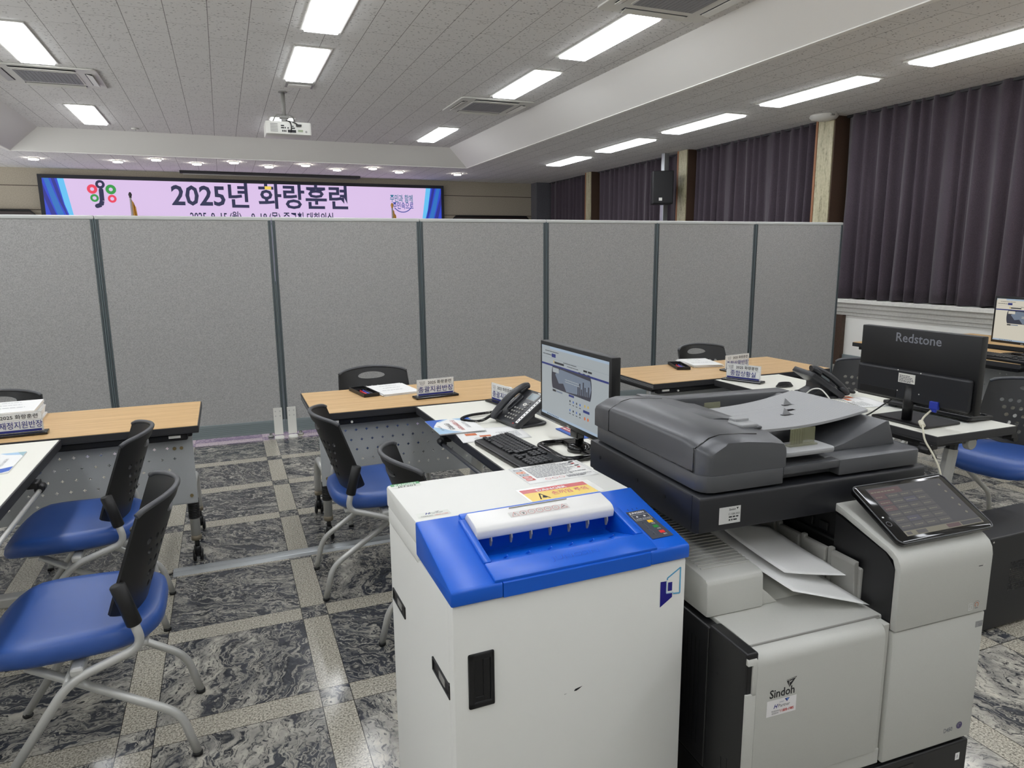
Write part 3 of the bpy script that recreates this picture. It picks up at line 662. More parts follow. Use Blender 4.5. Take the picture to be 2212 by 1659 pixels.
# ------------------------------------------------------------------ chairs
M_SHELL = mat('black_chair_shell', (20, 20, 21), 0.40, bump=0.08, gscale=1200)
def make_chair():
    t = T('stacking_chair', '', 'chair', group='blue stacking chairs with black perforated backs')
    # seat cushion
    bm = N(); n = 44
    prof = [(.80, .405), (.93, .410), (.985, .424), (1.0, .442), (.985, .458), (.93, .468), (.80, .472), (.5, .470), (.2, .469)]
    tmp = bmesh.new(); rings = []
    for sc, z in prof:
        R = []
        for k in range(n):
            a = 2*math.pi*k/n; ca, sa = math.cos(a), math.sin(a); q = 1/((abs(ca)**3.4+abs(sa)**3.4)**(1/3.4))
            x = .292+.236*q*ca*sc; y = .232*q*sa*sc*(1.0+.05*(ca))
            dz = -.030*max(0, (x-.42)/.09)**2 + .006*max(0, (abs(y)-.12)/.1)**2*(1 if z > .45 else 0)+(.012*max(0, (.12-x)/.09) if z > .45 else 0)
            R.append(tmp.verts.new((x, y, z+dz)))
        rings.append(R)
    for a, b in zip(rings, rings[1:]):
        for k in range(n): tmp.faces.new((a[k], a[(k+1) % n], b[(k+1) % n], b[k])).smooth = True
    tmp.faces.new(rings[0]); tmp.faces.new(rings[-1]).smooth = True; merge(bm, tmp)
    O('seat', bm, M_SEAT, t, smooth=70)
    bm = N(); box(bm, .10, -.17, .385, .44, .17, .406, .008); box(bm, .25, -.245, .372, .285, .245, .398, .008); O('seat_frame', bm, M_STEEL, t)
    # perforated back shell, curved around the sitter, with a hand slot
    NU, NV = 60, 44
    holes = [(.5, 38/NV, .20, .062)]
    for r, (jv, cnt) in enumerate(((29, 9), (24, 8), (19, 7), (14, 6), (9, 5))):
        for i in range(cnt):
            holes.append(((30+round((i-(cnt-1)/2)*5.0*2)/2*1.0)/NU, jv/NV, 1.32/NU, 1.38/NV))
    def inside(u, v): return any(((u-a)/p)**2+((v-b)/q)**2 < 1 for a, b, p, q in holes)
    bm = N(); tmp = bmesh.new(); g = {}
    cell = {(i, j): not inside((i+.5)/NU, (j+.5)/NV) for i in range(NU) for j in range(NV)}
    def pos(u, v):
        c = 2*u-1; hw = .222-.018*v-.02*(1-v)**6
        ztop = .812-.016*c*c-.010*abs(c)**18; zbot = .468+.05*abs(c)**3
        z = zbot+(ztop-zbot)*v
        x = .0+(.81-z)*.36-.05*(.81-z)**2+.085*c*c
        return (x, c*hw, z)
    for i in range(NU+1):
        for j in range(NV+1):
            nb = [cell[k] for k in ((i-1, j-1), (i, j-1), (i-1, j), (i, j)) if k in cell]
            if not any(nb): continue
            u, v = i/NU, j/NV
            if not all(nb):
                for a, b, p, q in holes:
                    e = math.sqrt(((u-a)/p)**2+((v-b)/q)**2)
                    if .35 < e < 1.9: u = a+(u-a)/e; v = b+(v-b)/e; break
            g[(i, j)] = tmp.verts.new(pos(u, v))
    for (i, j), k in cell.items():
        if k: tmp.faces.new((g[(i, j)], g[(i+1, j)], g[(i+1, j+1)], g[(i, j+1)])).smooth = True
    bmesh.ops.recalc_face_normals(tmp, faces=tmp.faces[:]); bmesh.ops.solidify(tmp, geom=tmp.faces[:], thickness=.009); merge(bm, tmp)
    O('backrest', bm, M_SHELL, t, smooth=40)
    bm = N(); pts = [(lambda q: (q[0]-.004, q[1], q[2]+.003))(pos(k/30, 1.0)) for k in range(31)]; tube(bm, pts, .0085, 8); O('back_rim', bm, M_DARK, t)
    for s in (-1, 1):
        bm = N(); cyl(bm, (.118, s*.235, .49), (.152, s*.226, .612), .0205, 18, bev=.004); O('pivot_sleeve', bm, M_SHELL, t)
        bm = N(); tube(bm, fillet([(.124, s*.235, .51), (.102, s*.237, .425), (.288, s*.240, .362), (.53, s*.245, .010)], .055), .0125, 14); lg = O('leg', bm, M_STEEL, t)
        bm = N(); cyl(bm, (.53, s*.245, .0), (.5225, s*.2447, .012), .0145, 14); O('foot_cap', bm, M_BLACK, lg)
        bm = N(); tube(bm, fillet([(.40, s*.165, .388), (.035, s*.168, .150), (.0, s*.168, .010)], .05), .0125, 14); lg = O('leg', bm, M_STEEL, t)
        bm = N(); cyl(bm, (0, s*.168, 0), (0, s*.168, .012), .0145, 14); O('foot_cap', bm, M_BLACK, lg)
    bm = N(); cyl(bm, (.295, -.24, .352), (.295, .24, .352), .011, 12); O('cross_tube', bm, M_STEEL, t)
    return t
chair = make_chair()
chair.location = (-.183, 2.285, 0); chair.rotation_euler = (0, 0, math.pi)
chair['label'] = 'nearest blue chair at the picture corner, its silver feet toward the aisle'
for l, loc, rz in (
    ('blue chair behind the nearest one, tucked at the white table with the open booklet', (-.32, 3.12), 180),
    ('blue chair across the aisle, at the white table with the lit monitor', (.311, 3.125), 0),
    ('blue chair mostly hidden behind the white paper shredder', (.463, 2.335), 0),
    ('chair behind the wooden desk with the long name plate, cut by the picture edge', (-1.13, 4.32), -90),
    ('chair behind the wooden desk with the document stack and the single name plate', (.80, 4.30), -90),
    ('chair behind the wooden desk with the two overlapping name plates', (3.24, 4.32), -90),
    ('chair behind the black telephone, its back showing beside the branded monitor back', (3.79, 3.20), 197),
    ('blue chair beside the tablet screen of the printer, at the white table end', (3.96, 2.31), 190),
    ('blue chair at the far window desk, hidden behind the branded monitor back', (4.18, 3.15), 0)):
    dup(chair, l, (*loc, 0), rz)

# ------------------------------------------------------------------ desks
def plus_panel(bm, x0, x1, z0, z1, y, th=.0015):
    pitch = .0545; a, s = .0022, .0068
    xs = {x0, x1}; zs = {z0, z1}; cent = []
    nx = int((x1-x0-.12)/pitch); nz = 5; pz = (z1-z0-.07)/nz
    for r in range(nz):
        zc = z1-.055-r*pz
        for d in (-s, -a, a, s): zs.add(zc+d)
        for i in range(nx):
            xc = x0+.075+i*pitch+(.5*pitch if r % 2 else 0); cent.append((xc, zc))
    for i in range(nx):
        for o in (0, .5*pitch):
            for d in (-s, -a, a, s): xs.add(x0+.075+i*pitch+o+d)
    xs = sorted(x for x in xs if x0 <= x <= x1); zs = sorted(zs); cs = set()
    byrow = {}
    for xc, zc in cent: byrow.setdefault(round(zc, 5), []).append(xc)
    tmp = bmesh.new(); g = {}
    def V(i, j):
        if (i, j) not in g: g[(i, j)] = tmp.verts.new((xs[i], y, zs[j]))
        return g[(i, j)]
    for j in range(len(zs)-1):
        zm = (zs[j]+zs[j+1])/2
        row = [xc for zc, l in byrow.items() if abs(zc-zm) < s for xc in l]; zc = min(byrow, key=lambda q: abs(q-zm)); dz = abs(zm-zc)
        for i in range(len(xs)-1):
            xm = (xs[i]+xs[i+1])/2
            if row:
                dx = min(abs(xm-q) for q in row)
                if (dx < s and dz < a) or (dx < a and dz < s): continue
            tmp.faces.new((V(i, j), V(i+1, j), V(i+1, j+1), V(i, j+1)))
    bmesh.ops.recalc_face_normals(tmp, faces=tmp.faces[:]); bmesh.ops.solidify(tmp, geom=tmp.faces[:], thickness=th); merge(bm, tmp)

def caster(bm, x, y, zt, side=1):
    cyl(bm, (x, y, zt), (x, y, .072), .011, 10, mi=1); cyl(bm, (x, y, .045), (x, y, .085), .017, 12, mi=1)
    for s in (-1, 1): cyl(bm, (x+s*.008, y+.018, .030), (x+s*.024, y+.018, .030), .030, 20, mi=1, bev=.005)
    box(bm, x-.010, y-.006, .026, x+.010, y+.03, .06, .006, mi=1); cyl(bm, (x-.026, y+.018, .030), (x+.026, y+.018, .030), .010, 10)
def wood_desk(name, label, loc, rz, L_=1.40, grp='wood-topped folding training tables'):
    t = T(name, label, 'table', (*loc, 0), rz, grp)
    bm = N(); box(bm, .004, .004, .694, L_-.004, .596, .72, .002); O('tabletop', bm, M_WOOD, t)
    bm = N(); e = .006
    for a in ((0, 0, .688, L_, e, .717), (0, .6-e, .688, L_, .6, .717), (0, e, .688, e, .6-e, .717), (L_-e, e, .688, L_, .6-e, .717)): box(bm, *a, .002)
    for a in ((.001, .001, .684, L_-.001, .599, .694),): box(bm, *a)
    for z in (.694, .700, .706):
        box(bm, -.0006, 0, z, .001, .6, z+.002, mi=1)
    O('edge_band', bm, [M_EDGE, M_ALU], t)
    bm = N(); box(bm, .05, .02, .648, L_-.05, .062, .684, .008); box(bm, .05, .5, .65, L_-.05, .54, .684, .006)
    for x in (.075, L_-.13): box(bm, x, .012, .664, x+.05, .021, .676, mi=1)
    for x in (.19, L_-.3, L_/2): cyl(bm, (x, .019, .662), (x, .010, .662), .006, 10, mi=1)
    O('under_frame', bm, [M_BLACK, M_WPLASTIC], t)
    bm = N(); plus_panel(bm, .035, L_-.035, .325, .658, .078); box(bm, .035, .0785, .320, L_-.035, .092, .328); box(bm, .035, .0785, .325, .039, .10, .658); box(bm, L_-.039, .0785, .325, L_-.035, .10, .658)
    for x in (.075, L_-.115, L_-.085):
        cyl(bm, (x, .0775, .60 if x > .1 else .55), (x, .072, .60 if x > .1 else .55), .008, 12, mi=1)
    for x in (.06, L_-.06): cyl(bm, (x, .0775, .36), (x, .072, .36), .008, 12, mi=1)
    O('modesty_panel', bm, [M_PERF, mat('brass_screw', (150, 134, 96), .4, .5)], t)
    for x in (.06, L_-.06):
        bm = N(); box(bm, x-.028, .06, .655, x+.028, .56, .686, .006, mi=1)
        tube(bm, [(x, .125, .66), (x, .125, .13)], .0225, 16)
        tube(bm, fillet([(x, .125, .375), (x, .47, .36), (x, .555, .26), (x, .56, .13)], .12), .0195, 14)
        for k in range(12): cyl(bm, (x, .125, .232+k*.008), (x, .125, .238+k*.008), .0265, 16, mi=1)
        cyl(bm, (x, .125, .23), (x, .125, .33), .0245, 16, mi=1)
        for y in (.125, .56): cyl(bm, (x, y, .118), (x, y, .142), .0245 if y < .3 else .0215, 16, mi=2)
        lg = O('leg', bm, [M_STEEL, M_BLACK, mat('collar_bronze', (140, 130, 112), .45, .3)], t)
        for y in (.125, .56):
            bm = N(); caster(bm, x, y, .12); O('caster', bm, [M_STEEL, M_BLACK], lg)
    return t
wood_desk('training_table', 'wooden desk cut by the picture edge, holding the long name plate', (-1.562, 3.492), 0)
wood_desk('training_table', 'middle wooden desk with pen tray, document stack and one name plate', (.357, 3.492), 0)
wood_desk('training_table', 'wooden desk behind the printer with two overlapping name plates', (2.333, 3.492), 0)
wood_desk('training_table', 'wooden desk by the window with a lit monitor and keyboard', (5.60, 3.06), 90)
wood_desk('training_table', 'wooden desk under the curtains, nearly hidden behind the branded monitor', (6.50, 3.06), 90)
wood_desk('training_table', 'wooden desk by the window cut by the picture edge, past the lit monitor desk', (5.60, 1.62), 90)

def white_desk(label, loc, wd=.5, L_=1.5, rz=0, knob=True, rail=None, near=.16):
    """runs from y=0 (far end) towards the camera"""
    t = T('white_side_table', label, 'table', (*loc, 0), rz, 'white-topped side tables')
    bm = N(); box(bm, .006, -L_+.006, .694, wd-.006, -.006, .72, .002); O('tabletop', bm, M_WTOP, t)
    bm = N(); e = .008
    for a in ((0, -L_, .690, e, 0, .7185), (wd-e, -L_, .690, wd, 0, .7185), (e, -L_, .690, wd-e, -L_+e, .7185), (e, -e, .690, wd-e, 0, .7185)): box(bm, *a, .002)
    box(bm, .002, -L_+.002, .682, wd-.002, -.002, .694)
    O('edge_band', bm, M_EDGE, t)
    for x in (-.018, wd+.018):
        bm = N(); cyl(bm, (x, -.48, .650), (x, -L_+.06, .650), .0085, 12)
        
        for y in (-.50, -L_+.04): cyl(bm, (x, y-.025, .655), (x, y+.025, .655), .016, 14, mi=1); box(bm, min(x, x*.5+wd*.25*0), y-.03, .66, max(x, .0)+(.02 if x < 0 else 0), y+.03, .683, .004, mi=1) if x < 0 else box(bm, wd-.02, y-.03, .66, x, y+.03, .683, .004, mi=1)
        O('side_rail', bm, [M_STEEL if rail is None else rail, M_BLACK], t)
    bm = N(); box(bm, .05, -L_+.10, .648, .09, -.10, .684, .006); box(bm, wd-.09, -L_+.10, .648, wd-.05, -.10, .684, .006)
    O('under_frame', bm, M_BLACK, t)
    for y in (-.14, -L_+near):
        bm = N(); q = wd*.5
        oc = [(math.cos(math.radians(22.5+45*k)), math.sin(math.radians(22.5+45*k))) for k in range(8)]
        Mx = Matrix.Translation((q-.02, y, .07)) @ Matrix.Rotation(.15, 4, 'Y')
        prism(bm, [(c*.034, s_*.028) for c, s_ in oc], 'z', .0, .53, .002, M=Mx)
        prism(bm, [(c*.030, s_*.024) for c, s_ in oc], 'z', .53, .565, .002, M=Mx, mi=1)
        box(bm, .06, y-.03, .62, wd-.06, y+.03, .684, .008, mi=1)
        box(bm, q-.20, y-.030, .060, q+.20, y+.030, .105, .008)
        lg = O('leg', bm, [M_STEEL, M_BLACK], t)
        for x in (q-.18, q+.18):
            bm = N(); caster(bm, x, y-.018, .062); O('caster', bm, [M_STEEL, M_BLACK], lg)
        if knob:
            bm = N(); sgn = 1 if y > -.5 else -1
            cyl(bm, (q+.075, y+sgn*.03, .637), (q+.075, y+sgn*.06, .637), .012, 12); cyl(bm, (q+.075, y+sgn*.055, .637), (q+.075, y+sgn*.085, .637), .030, 24, bev=.004); O('locking_knob', bm, M_STEEL, lg)
    return t
white_desk('white-topped table with an open booklet, cut by the picture edge', (-1.325, 3.455), wd=.62, near=.06)
white_desk('white-topped table with the lit monitor, phone and brochures behind the shredder', (.868, 3.462), rz=1, rail=M_DARK, near=.27)
white_desk('white-topped table carrying the monitor that shows its branded back', (2.755, 3.462), rz=-1.0, rail=M_DARK)

# ------------------------------------------------------------------ things on the desks
M_SCRBG = emit('screen_paper', (166, 174, 178), .80); M_SCRTOP = emit('screen_tabbar', (170, 190, 210), .75); M_SCRNAV = emit('screen_navy', (40, 52, 120), .8)
M_SCRDK = emit('screen_photo_dark', (52, 54, 66), .9); M_SCRMID = emit('screen_photo_mid', (110, 122, 138), .9); M_SCRINK = emit('screen_ink', (40, 42, 48), .9); M_SCRORG = emit('screen_orange', (208, 110, 60), .8); M_SCRYEL = emit('screen_yellow', (200, 170, 70), .8); M_SCRBLU = emit('screen_blue', (60, 100, 180), .8)
M_SCRWARM = emit('screen_paper_warm', (212, 206, 190), .85)
def web_page(fl, w_, h_, bg):
    fl.rect(0, 0, w_, h_, bg)
    fl.rect(0, h_*.965, w_, h_, M_SCRTOP); fl.rect(.01*w_, h_*.967, w_*.14, h_*.995, bg)
    fl.lines(w_*.06, w_*.3, [h_*.925], h_*.010, M_SCRINK, 3); fl.lines(w_*.02, w_*.22, [h_*.875], h_*.012, M_SCRINK, 4); fl.rect(w_*.17, h_*.855, w_*.235, h_*.905, M_SCRNAV)
    fl.rect(0, h_*.835, w_, h_*.837, M_SCRMID)
    fl.rect(w_*.20, h_*.775, w_*.212, h_*.815, M_SCRYEL); fl.rect(w_*.218, h_*.775, w_*.37, h_*.803, M_SCRINK)
    fl.lines(w_*.36, w_*.62, [h_*.835-.006], h_*.010, M_SCRINK, 5); fl.lines(w_*.42, w_*.62, [h_*.78], h_*.009, M_SCRINK, 9)
    fl.rect(w_*.66, h_*.782, w_*.715, h_*.806, M_SCRINK); fl.rect(w_*.725, h_*.782, w_*.78, h_*.806, M_SCRINK)
    for k in range(3): fl.rect(w_*(.59+k*.065), h_*.745, w_*(.62+k*.065), h_*.758, M_SCRINK, up=False)
    fl.rect(0, h_*.725, w_, h_*.752, M_SCRNAV)
    x0, x1, y0, y1 = w_*.17, w_*.78, h_*.42, h_*.735; r = (y1-y0)/2
    def clip(y): d = (y-(y0+r))/r; return math.sqrt(max(0, 1-d*d*.8))*w_*.035
    ys = [y0+(y1-y0)*k/14 for k in range(15)]
    fl.poly([(x1-w_*.035+clip(y), y) for y in ys]+[(x0+w_*.035-clip(y), y) for y in ys[::-1]], M_SCRDK)
    fl.poly([(x0+w_*.14, y1-h_*.02), (x1-.02*w_, y1-h_*.05), (x1-w_*.005, y0+r), (x1-.03*w_, y0+.05*h_), (x0+w_*.24, y0+.01*h_), (x0+w_*.19, y0+h_*.11), (x0+w_*.12, y0+h_*.09), (x0+w_*.06, y0+r*1.3)], M_SCRMID)
    for k, hh in enumerate((.12, .17, .10, .2, .14, .09, .16)): fl.rect(x1-w_*(.20-k*.025), y0+h_*.02, x1-w_*(.183-k*.025), y0+h_*(.02+hh), M_SCRDK, up=False)
    fl.lay += 1
    fl.lines(x0+w_*.22, x0+w_*.45, [y0+h_*.17, y0+h_*.14], h_*.012, bg, 7); fl.rect(x0+w_*.02, y1-h_*.085, x0+w_*.12, y1-h_*.02, bg)
    fl.rect(w_*.19, h_*.375, w_*.245, h_*.405, M_SCRINK); fl.rect(w_*.25, h_*.38, w_*.35, h_*.40, M_SCRMID)
    fl.rect(w_*.45, h_*.385, w_*.53, h_*.415, M_SCRNAV)
    for rr in range(2):
        for k in range(4):
            cx, cy = w_*(.47+k*.05), h_*(.325-rr*.125); fl.disc(cx, cy, w_*.009, M_SCRBLU if (k+rr) % 2 else M_SCRINK, 8, up=False); fl.rect(cx-w_*.012, cy-h_*.05, cx+w_*.012, cy-h_*.04, M_SCRINK, up=False)
    fl.lay += 1
    for k in range(2):
        cx = w_*(.69+k*.045); fl.disc(cx, h_*.335, w_*.01, M_SCRYEL, 10, up=False); fl.disc(cx, h_*.17, w_*.012, M_SCRORG, 10, up=False)
    fl.rect(w_*.665, h_*.245, w_*.755, h_*.28, M_SCRNAV); fl.rect(0, 0, w_, h_*.035, M_SCRTOP)
    for k in range(8): fl.rect(w_*(.1+k*.025), h_*.01, w_*(.112+k*.025), h_*.026, M_SCRINK, up=False)

def monitor(label, loc, rz, kind, w_=.585, z0=.09, h_=.335, page=None, group=None):
    t = T('computer_monitor', label, 'monitor', loc, rz)
    bz = .016; z1 = z0+h_
    bm = N(); box(bm, -w_/2, -.012, z0, w_/2, .026, z1, .004); O('casing', bm, M_BLACK, t, smooth=30)
    bm = N()
    if kind == 'loop':
        box(bm, -w_/2+.05, .026, z0+.05, w_/2-.05, .045, z1-.05, .012)
        tube(bm, [(0, .022, z0+.06), (0, .022, .02)], .022, 14, flat=.7); box(bm, -.02, -.012, z0-.03, .045, .02, z0+.002, .006)
        O('neck', bm, M_GLOSSBLK, t)
        bm = N(); pts = [(-.11, .06), (.11, .06), (.125, .03), (.125, -.08), (.10, -.105), (-.10, -.105), (-.125, -.08), (-.125, .03), (-.11, .06)]
        tube(bm, fillet([(x, y, .011) for x, y in pts], .03, 4), .016, 10, flat=.6); box(bm, -.12, .0, .001, .12, .07, .018, .006); lathe(bm, [(.05, .004), (.048, .022), (.03, .032), (.025, .034)], 24, M=Matrix.Translation((0, .022, 0)))
        O('stand_base', bm, M_GLOSSBLK, t)
        fl = Flat((-.045, -.0125, z0+.003), (1, 0, 0), (0, 0, 1)); fl.rect(0, 0, .022, .008, M_MIDGREY); fl.build('badge', t)
    else:
        box(bm, -w_/2+.012, .026, z0+.012, w_/2-.012, .052, z0+.155, .010)
        box(bm, .06, .05, z0+.02, .26, .0535, z0+.055, .001, mi=1)
        O('rear_housing', bm, [M_DARKER, M_BLACK], t)
        bm = N(); tube(bm, [(0, .040, z0+.085), (0, .045, .01)], .024, 16, flat=.75); O('neck', bm, M_BLACK, t)
        bm = N(); rplate(bm, -.14, -.13, .14, .11, .001, .010, .015, .003); O('stand_base', bm, M_BLACK, t)
    fl = Flat((-w_/2+bz, -.0122, z0+bz*1.2), (1, 0, 0), (0, 0, 1)); sw, sh = w_-2*bz, h_-bz*2.2
    if page: web_page(fl, sw, sh, page)
    else: fl.rect(0, 0, sw, sh, emit('screen_plain', (150, 165, 190), .7))
    fl.build('screen', t)
    return t
mon2 = monitor('lit monitor with a web page, facing the aisle, on a glossy loop stand', (1.235, 2.385, .7205), -89.5, 'loop', .585, .088, .325, M_SCRBG)
mon3 = monitor('black monitor seen from the back with pale brand lettering, on a slab foot', (2.895, 2.21, .7205), 90, 'slab', .59, .082, .337)
fl = Flat((-.0, .0262, .082), (-1, 0, 0), (0, 0, 1), .0004)
fl.text('Redstone', .005, .277, .058, mat('pale_brand_print', (130, 132, 140), .5), width=.225, fat=.012)
fl.build('brand_lettering', mon3)
fl = Flat((0, .0522, .082), (-1, 0, 0), (0, 0, 1), .0003)
fl.rect(-.055, .095, .03, .138, M_WPLASTIC); fl.lines(-.05, .025, [.126, .119, .112, .105, .099], .003, M_INK, 6)
fl.build('rating_label', mon3); fl = Flat((0, .0522, .082), (-1, 0, 0), (0, 0, 1), .0003)
for x, z in ((-.06, .150), (.055, .150), (-.055, .055), (.055, .055)): fl.disc(x, z, .003, M_WPLASTIC, 8, up=False)
fl.build('screw_heads', mon3)
bm = N(); box(bm, -.155, .045, .085, -.115, .062, .120, .003); box(bm, -.148, .05, .072, -.122, .060, .088, .003); O('video_plug', bm, mat('blue_vga_plug', (40, 60, 170), .45), mon3)
bm = N(); tube(bm, fillet([(2.83, 2.08, .80), (2.79, 2.09, .765), (2.76, 2.06, .745), (2.712, 2.02, .738), (2.700, 2.0, .70), (2.71, 1.965, .65), (2.71, 1.93, .60), (2.705, 1.90, .52), (2.69, 1.93, .30), (2.68, 1.96, .02), (2.58, 2.05, .006)], .03), .0042, 8)
cyl(bm, (2.775, 2.083, .757), (2.757, 2.055, .742), .011, 12, bev=.003)
tag(O('video_cable', bm, mat('ivory_cable', (214, 210, 190), .5)), 'ivory video cable with a ferrite lump hanging off the white table', 'cable')
bm = N(); tube(bm, fillet([(2.842, 2.29, .81), (2.82, 2.32, .775), (2.775, 2.345, .735), (2.735, 2.345, .727), (2.70, 2.36, .66), (2.69, 2.38, .30), (2.65, 2.4, .01)], .03), .0035, 8)
tag(O('power_cable', bm, M_BLACK), 'black power cable dropping from the branded monitor back', 'cable')
mon4 = monitor('lit monitor on the window desk at the picture edge', (5.36, 3.25, .7205), -97, 'loop', .57, .085, .345, M_SCRWARM)

M_KEY = mat('black_keycap', (34, 35, 38), .38)
def keyboard(label, loc, rz):
    t = T('keyboard', label, 'keyboard', loc, rz, 'black computer keyboards'); tl = Matrix.Rotation(.06, 4, 'X')
    bm = N(); rplate(bm, -.225, -.085, .225, .085, .006, .024, .012, .005, M=tl); box(bm, -.20, .05, .001, -.16, .07, .014, .002); box(bm, .16, .05, .001, .2, .07, .014, .002); box(bm, -.2, -.08, .0, -.16, -.06, .008); box(bm, .16, -.08, .0, .2, -.06, .008); O('case', bm, M_BLACK, t, smooth=40)
    bm = N(); p = .0188
    def key(x, y, wk=1): box(bm, x-.0083*wk-.0012*(wk-1), y-.0083, .023, x+.0083*wk+.0012*(wk-1), y+.0083, .032, .002, 1, M=tl)
    for r in range(6):
        y = .060-r*.0193-(.004 if r else 0)
        if r == 5:
            for x, wk in ((-.205, 1.2), (-.18, 1.1), (-.155, 1.1), (-.085, 5.4), (-.018, 1.1), (.005, 1.1), (.03, 1.2)): key(x, y, wk)
        else:
            for i in range(13): key(-.208+i*p+(.004*r), y)
            key(-.208+13*p+(.004*r)*.3+.008, y, 1.3)
        if r in (0, 1, 2):
            for i in range(3): key(.082+i*p, y)
        if r == 4: key(.082+p, y)
        if r == 5:
            for i in range(3): key(.082+i*p, y)
        if r >= 1:
            for i in range(4): key(.150+i*p, y)
    O('keycaps', bm, M_KEY, t)
    return t
keyboard('black keyboard on the white table before the lit monitor and behind the shredder', (1.005, 2.43, .7205), -86)
keyboard('black keyboard on the white table under the branded monitor back', (3.145, 2.29, .7205), 92)
keyboard('black keyboard on the window desk below the lit monitor there', (5.10, 3.24, .7205), -94)

def telephone(label, loc, rz, cordpts):
    t = T('desk_telephone', label, 'telephone', loc, rz, 'black office desk telephones')
    A = math.radians(35); R = Matrix.Translation((0, -.085, .012)) @ Matrix.Rotation(A, 4, 'X')
    bm = N(); rplate(bm, -.105, 0, .105, .215, -.022, .006, .014, .005, M=R)
    prism(bm, [(-.085, .002), (.075, .002), (.075, .014), (.03, .038), (.03, .088), (.0, .07)], 'x', -.062, .085, .006); rplate(bm, -.095, -.075, .105, .095, .001, .012, .04, .003)
    O('body', bm, M_PHONE, t, smooth=35)
    bm = N()
    prof = [(-.012, .016), (.004, .026), (.05, .034), (.11, .040), (.165, .038), (.21, .028), (.226, .016)]
    tube(bm, fillet([(-.078, y, z) for y, z in prof], .03), .021, 14, M=R, radii=None, flat=.72)
    for y in (.02, .195): box(bm, -.103, y-.028, .010, -.055, y+.028, .034, .012, M=R)
    O('handset', bm, M_PHONE, t, smooth=60)
    bm = N(); rplate(bm, -.062, .065, -.03, .165, .004, .016, .015, .003, M=R)
    for i in range(6): box(bm, -.055, .075+i*.008, .0155, -.037, .079+i*.008, .0175, M=R, mi=1)
    O('speaker_grille', bm, [M_PHONE, M_BLACK], t)
    n = R.to_3x3(); fl = Flat(R @ Vector((0, 0, .0062)), n @ Vector((1, 0, 0)), n @ Vector((0, 1, 0)), .0003)
    fl.rect(-.012, .155, .062, .200, M_MIDGREY); fl.rect(-.008, .159, .058, .196, mat('phone_lcd', (128, 142, 148), .2)); fl.rect(.03, .203, .055, .208, M_WPLASTIC)
    fl.rect(.078, .018, .098, .190, M_PAPER)
    for i in range(10): fl.rect(.084, .026+i*.0165, .092, .033+i*.0165, M_INK, up=False)
    fl.disc(.02, .125, .014, M_WPLASTIC, ry=.009); fl.disc(.02, .125, .008, M_MIDGREY, ry=.005); fl.rect(.066, .008, .076, .013, M_RED)
    fl.build('faceplate', t)
    bm = N()
    for r in range(4):
        for c_ in range(4): box(bm, -.026+c_*.021, .025+r*.021, .006, -.015+c_*.021, .034+r*.021, .011, .0015, 1, M=R)
    for c_ in range(3): box(bm, .038+.0*c_, .105+c_*.016, .006, .05, .112+c_*.016, .010, .0015, 1, M=R)
    O('keypad', bm, M_MIDGREY, t)
    bm = N(); P = fillet(cordpts, .05, 10); full = []
    for a, b in zip(P, P[1:]):
        k = max(2, int((b-a).length/.0010))
        full += [a+(b-a)*i/k for i in range(k)]
    co, ang = [], 0
    for i, p in enumerate(full):
        d = (full[min(i+1, len(full)-1)]-full[max(i-1, 0)]).normalized(); s1 = d.cross(Vector((0, 0, 1))).normalized() if abs(d.z) < .95 else Vector((1, 0, 0)); s2 = s1.cross(d)
        ang += 1.05; co.append(p+s1*math.cos(ang)*.0052+s2*math.sin(ang)*.0052)
    tube(bm, co, .0025, 5); O('coiled_cord', bm, M_BLACK, t)
    return t
telephone('black desk telephone on the white table with the brochures', (1.225, 2.915, .7205), -82,
          [(-.085, -.10, .035), (-.07, -.17, .012), (-.16, -.24, .012), (-.22, -.16, .012), (-.22, -.02, .012), (-.115, .02, .05)])
telephone('black desk telephone seen from behind, beside the branded monitor back', (2.955, 2.83, .7205), 72,
          [(-.085, -.10, .035), (-.02, -.19, .012), (.14, -.19, .012), (.19, -.10, .012), (.12, -.02, .012)]).scale = (1.06, 1.06, 1.06)
bm = N(); tube(bm, fillet([(2.87, 2.90, .728), (2.83, 2.82, .722), (2.845, 2.775, .775), (2.86, 2.73, .785), (2.87, 2.695, .755), (2.88, 2.67, .722), (2.80, 2.60, .7225)], .04, 6), .0035, 8)
tag(O('phone_line', bm, mat('white_cable', (226, 226, 222), .5)), 'white telephone line looping up behind the rear-facing telephone', 'cable')
bm = N()
for k in range(4): tube(bm, [(2.97+.055*math.cos(a*.4)*(1-.1*k), 3.10+.03*math.sin(a*.4)*(1-.08*k), .7245+.006*k) for a in range(17)], .0032, 6)
tag(O('cord_bundle', bm, M_BLACK), 'small bundle of black cord on the white table behind the telephone', 'cable')

M_BLUEPR = mat('brochure_blue', (46, 96, 190), .5); M_LBLUE = mat('brochure_pale_blue', (168, 200, 226), .5); M_ORANGE = mat('orange_print', (206, 112, 66), .6); M_GREYINK = mat('grey_ink', (120, 122, 128), .6)
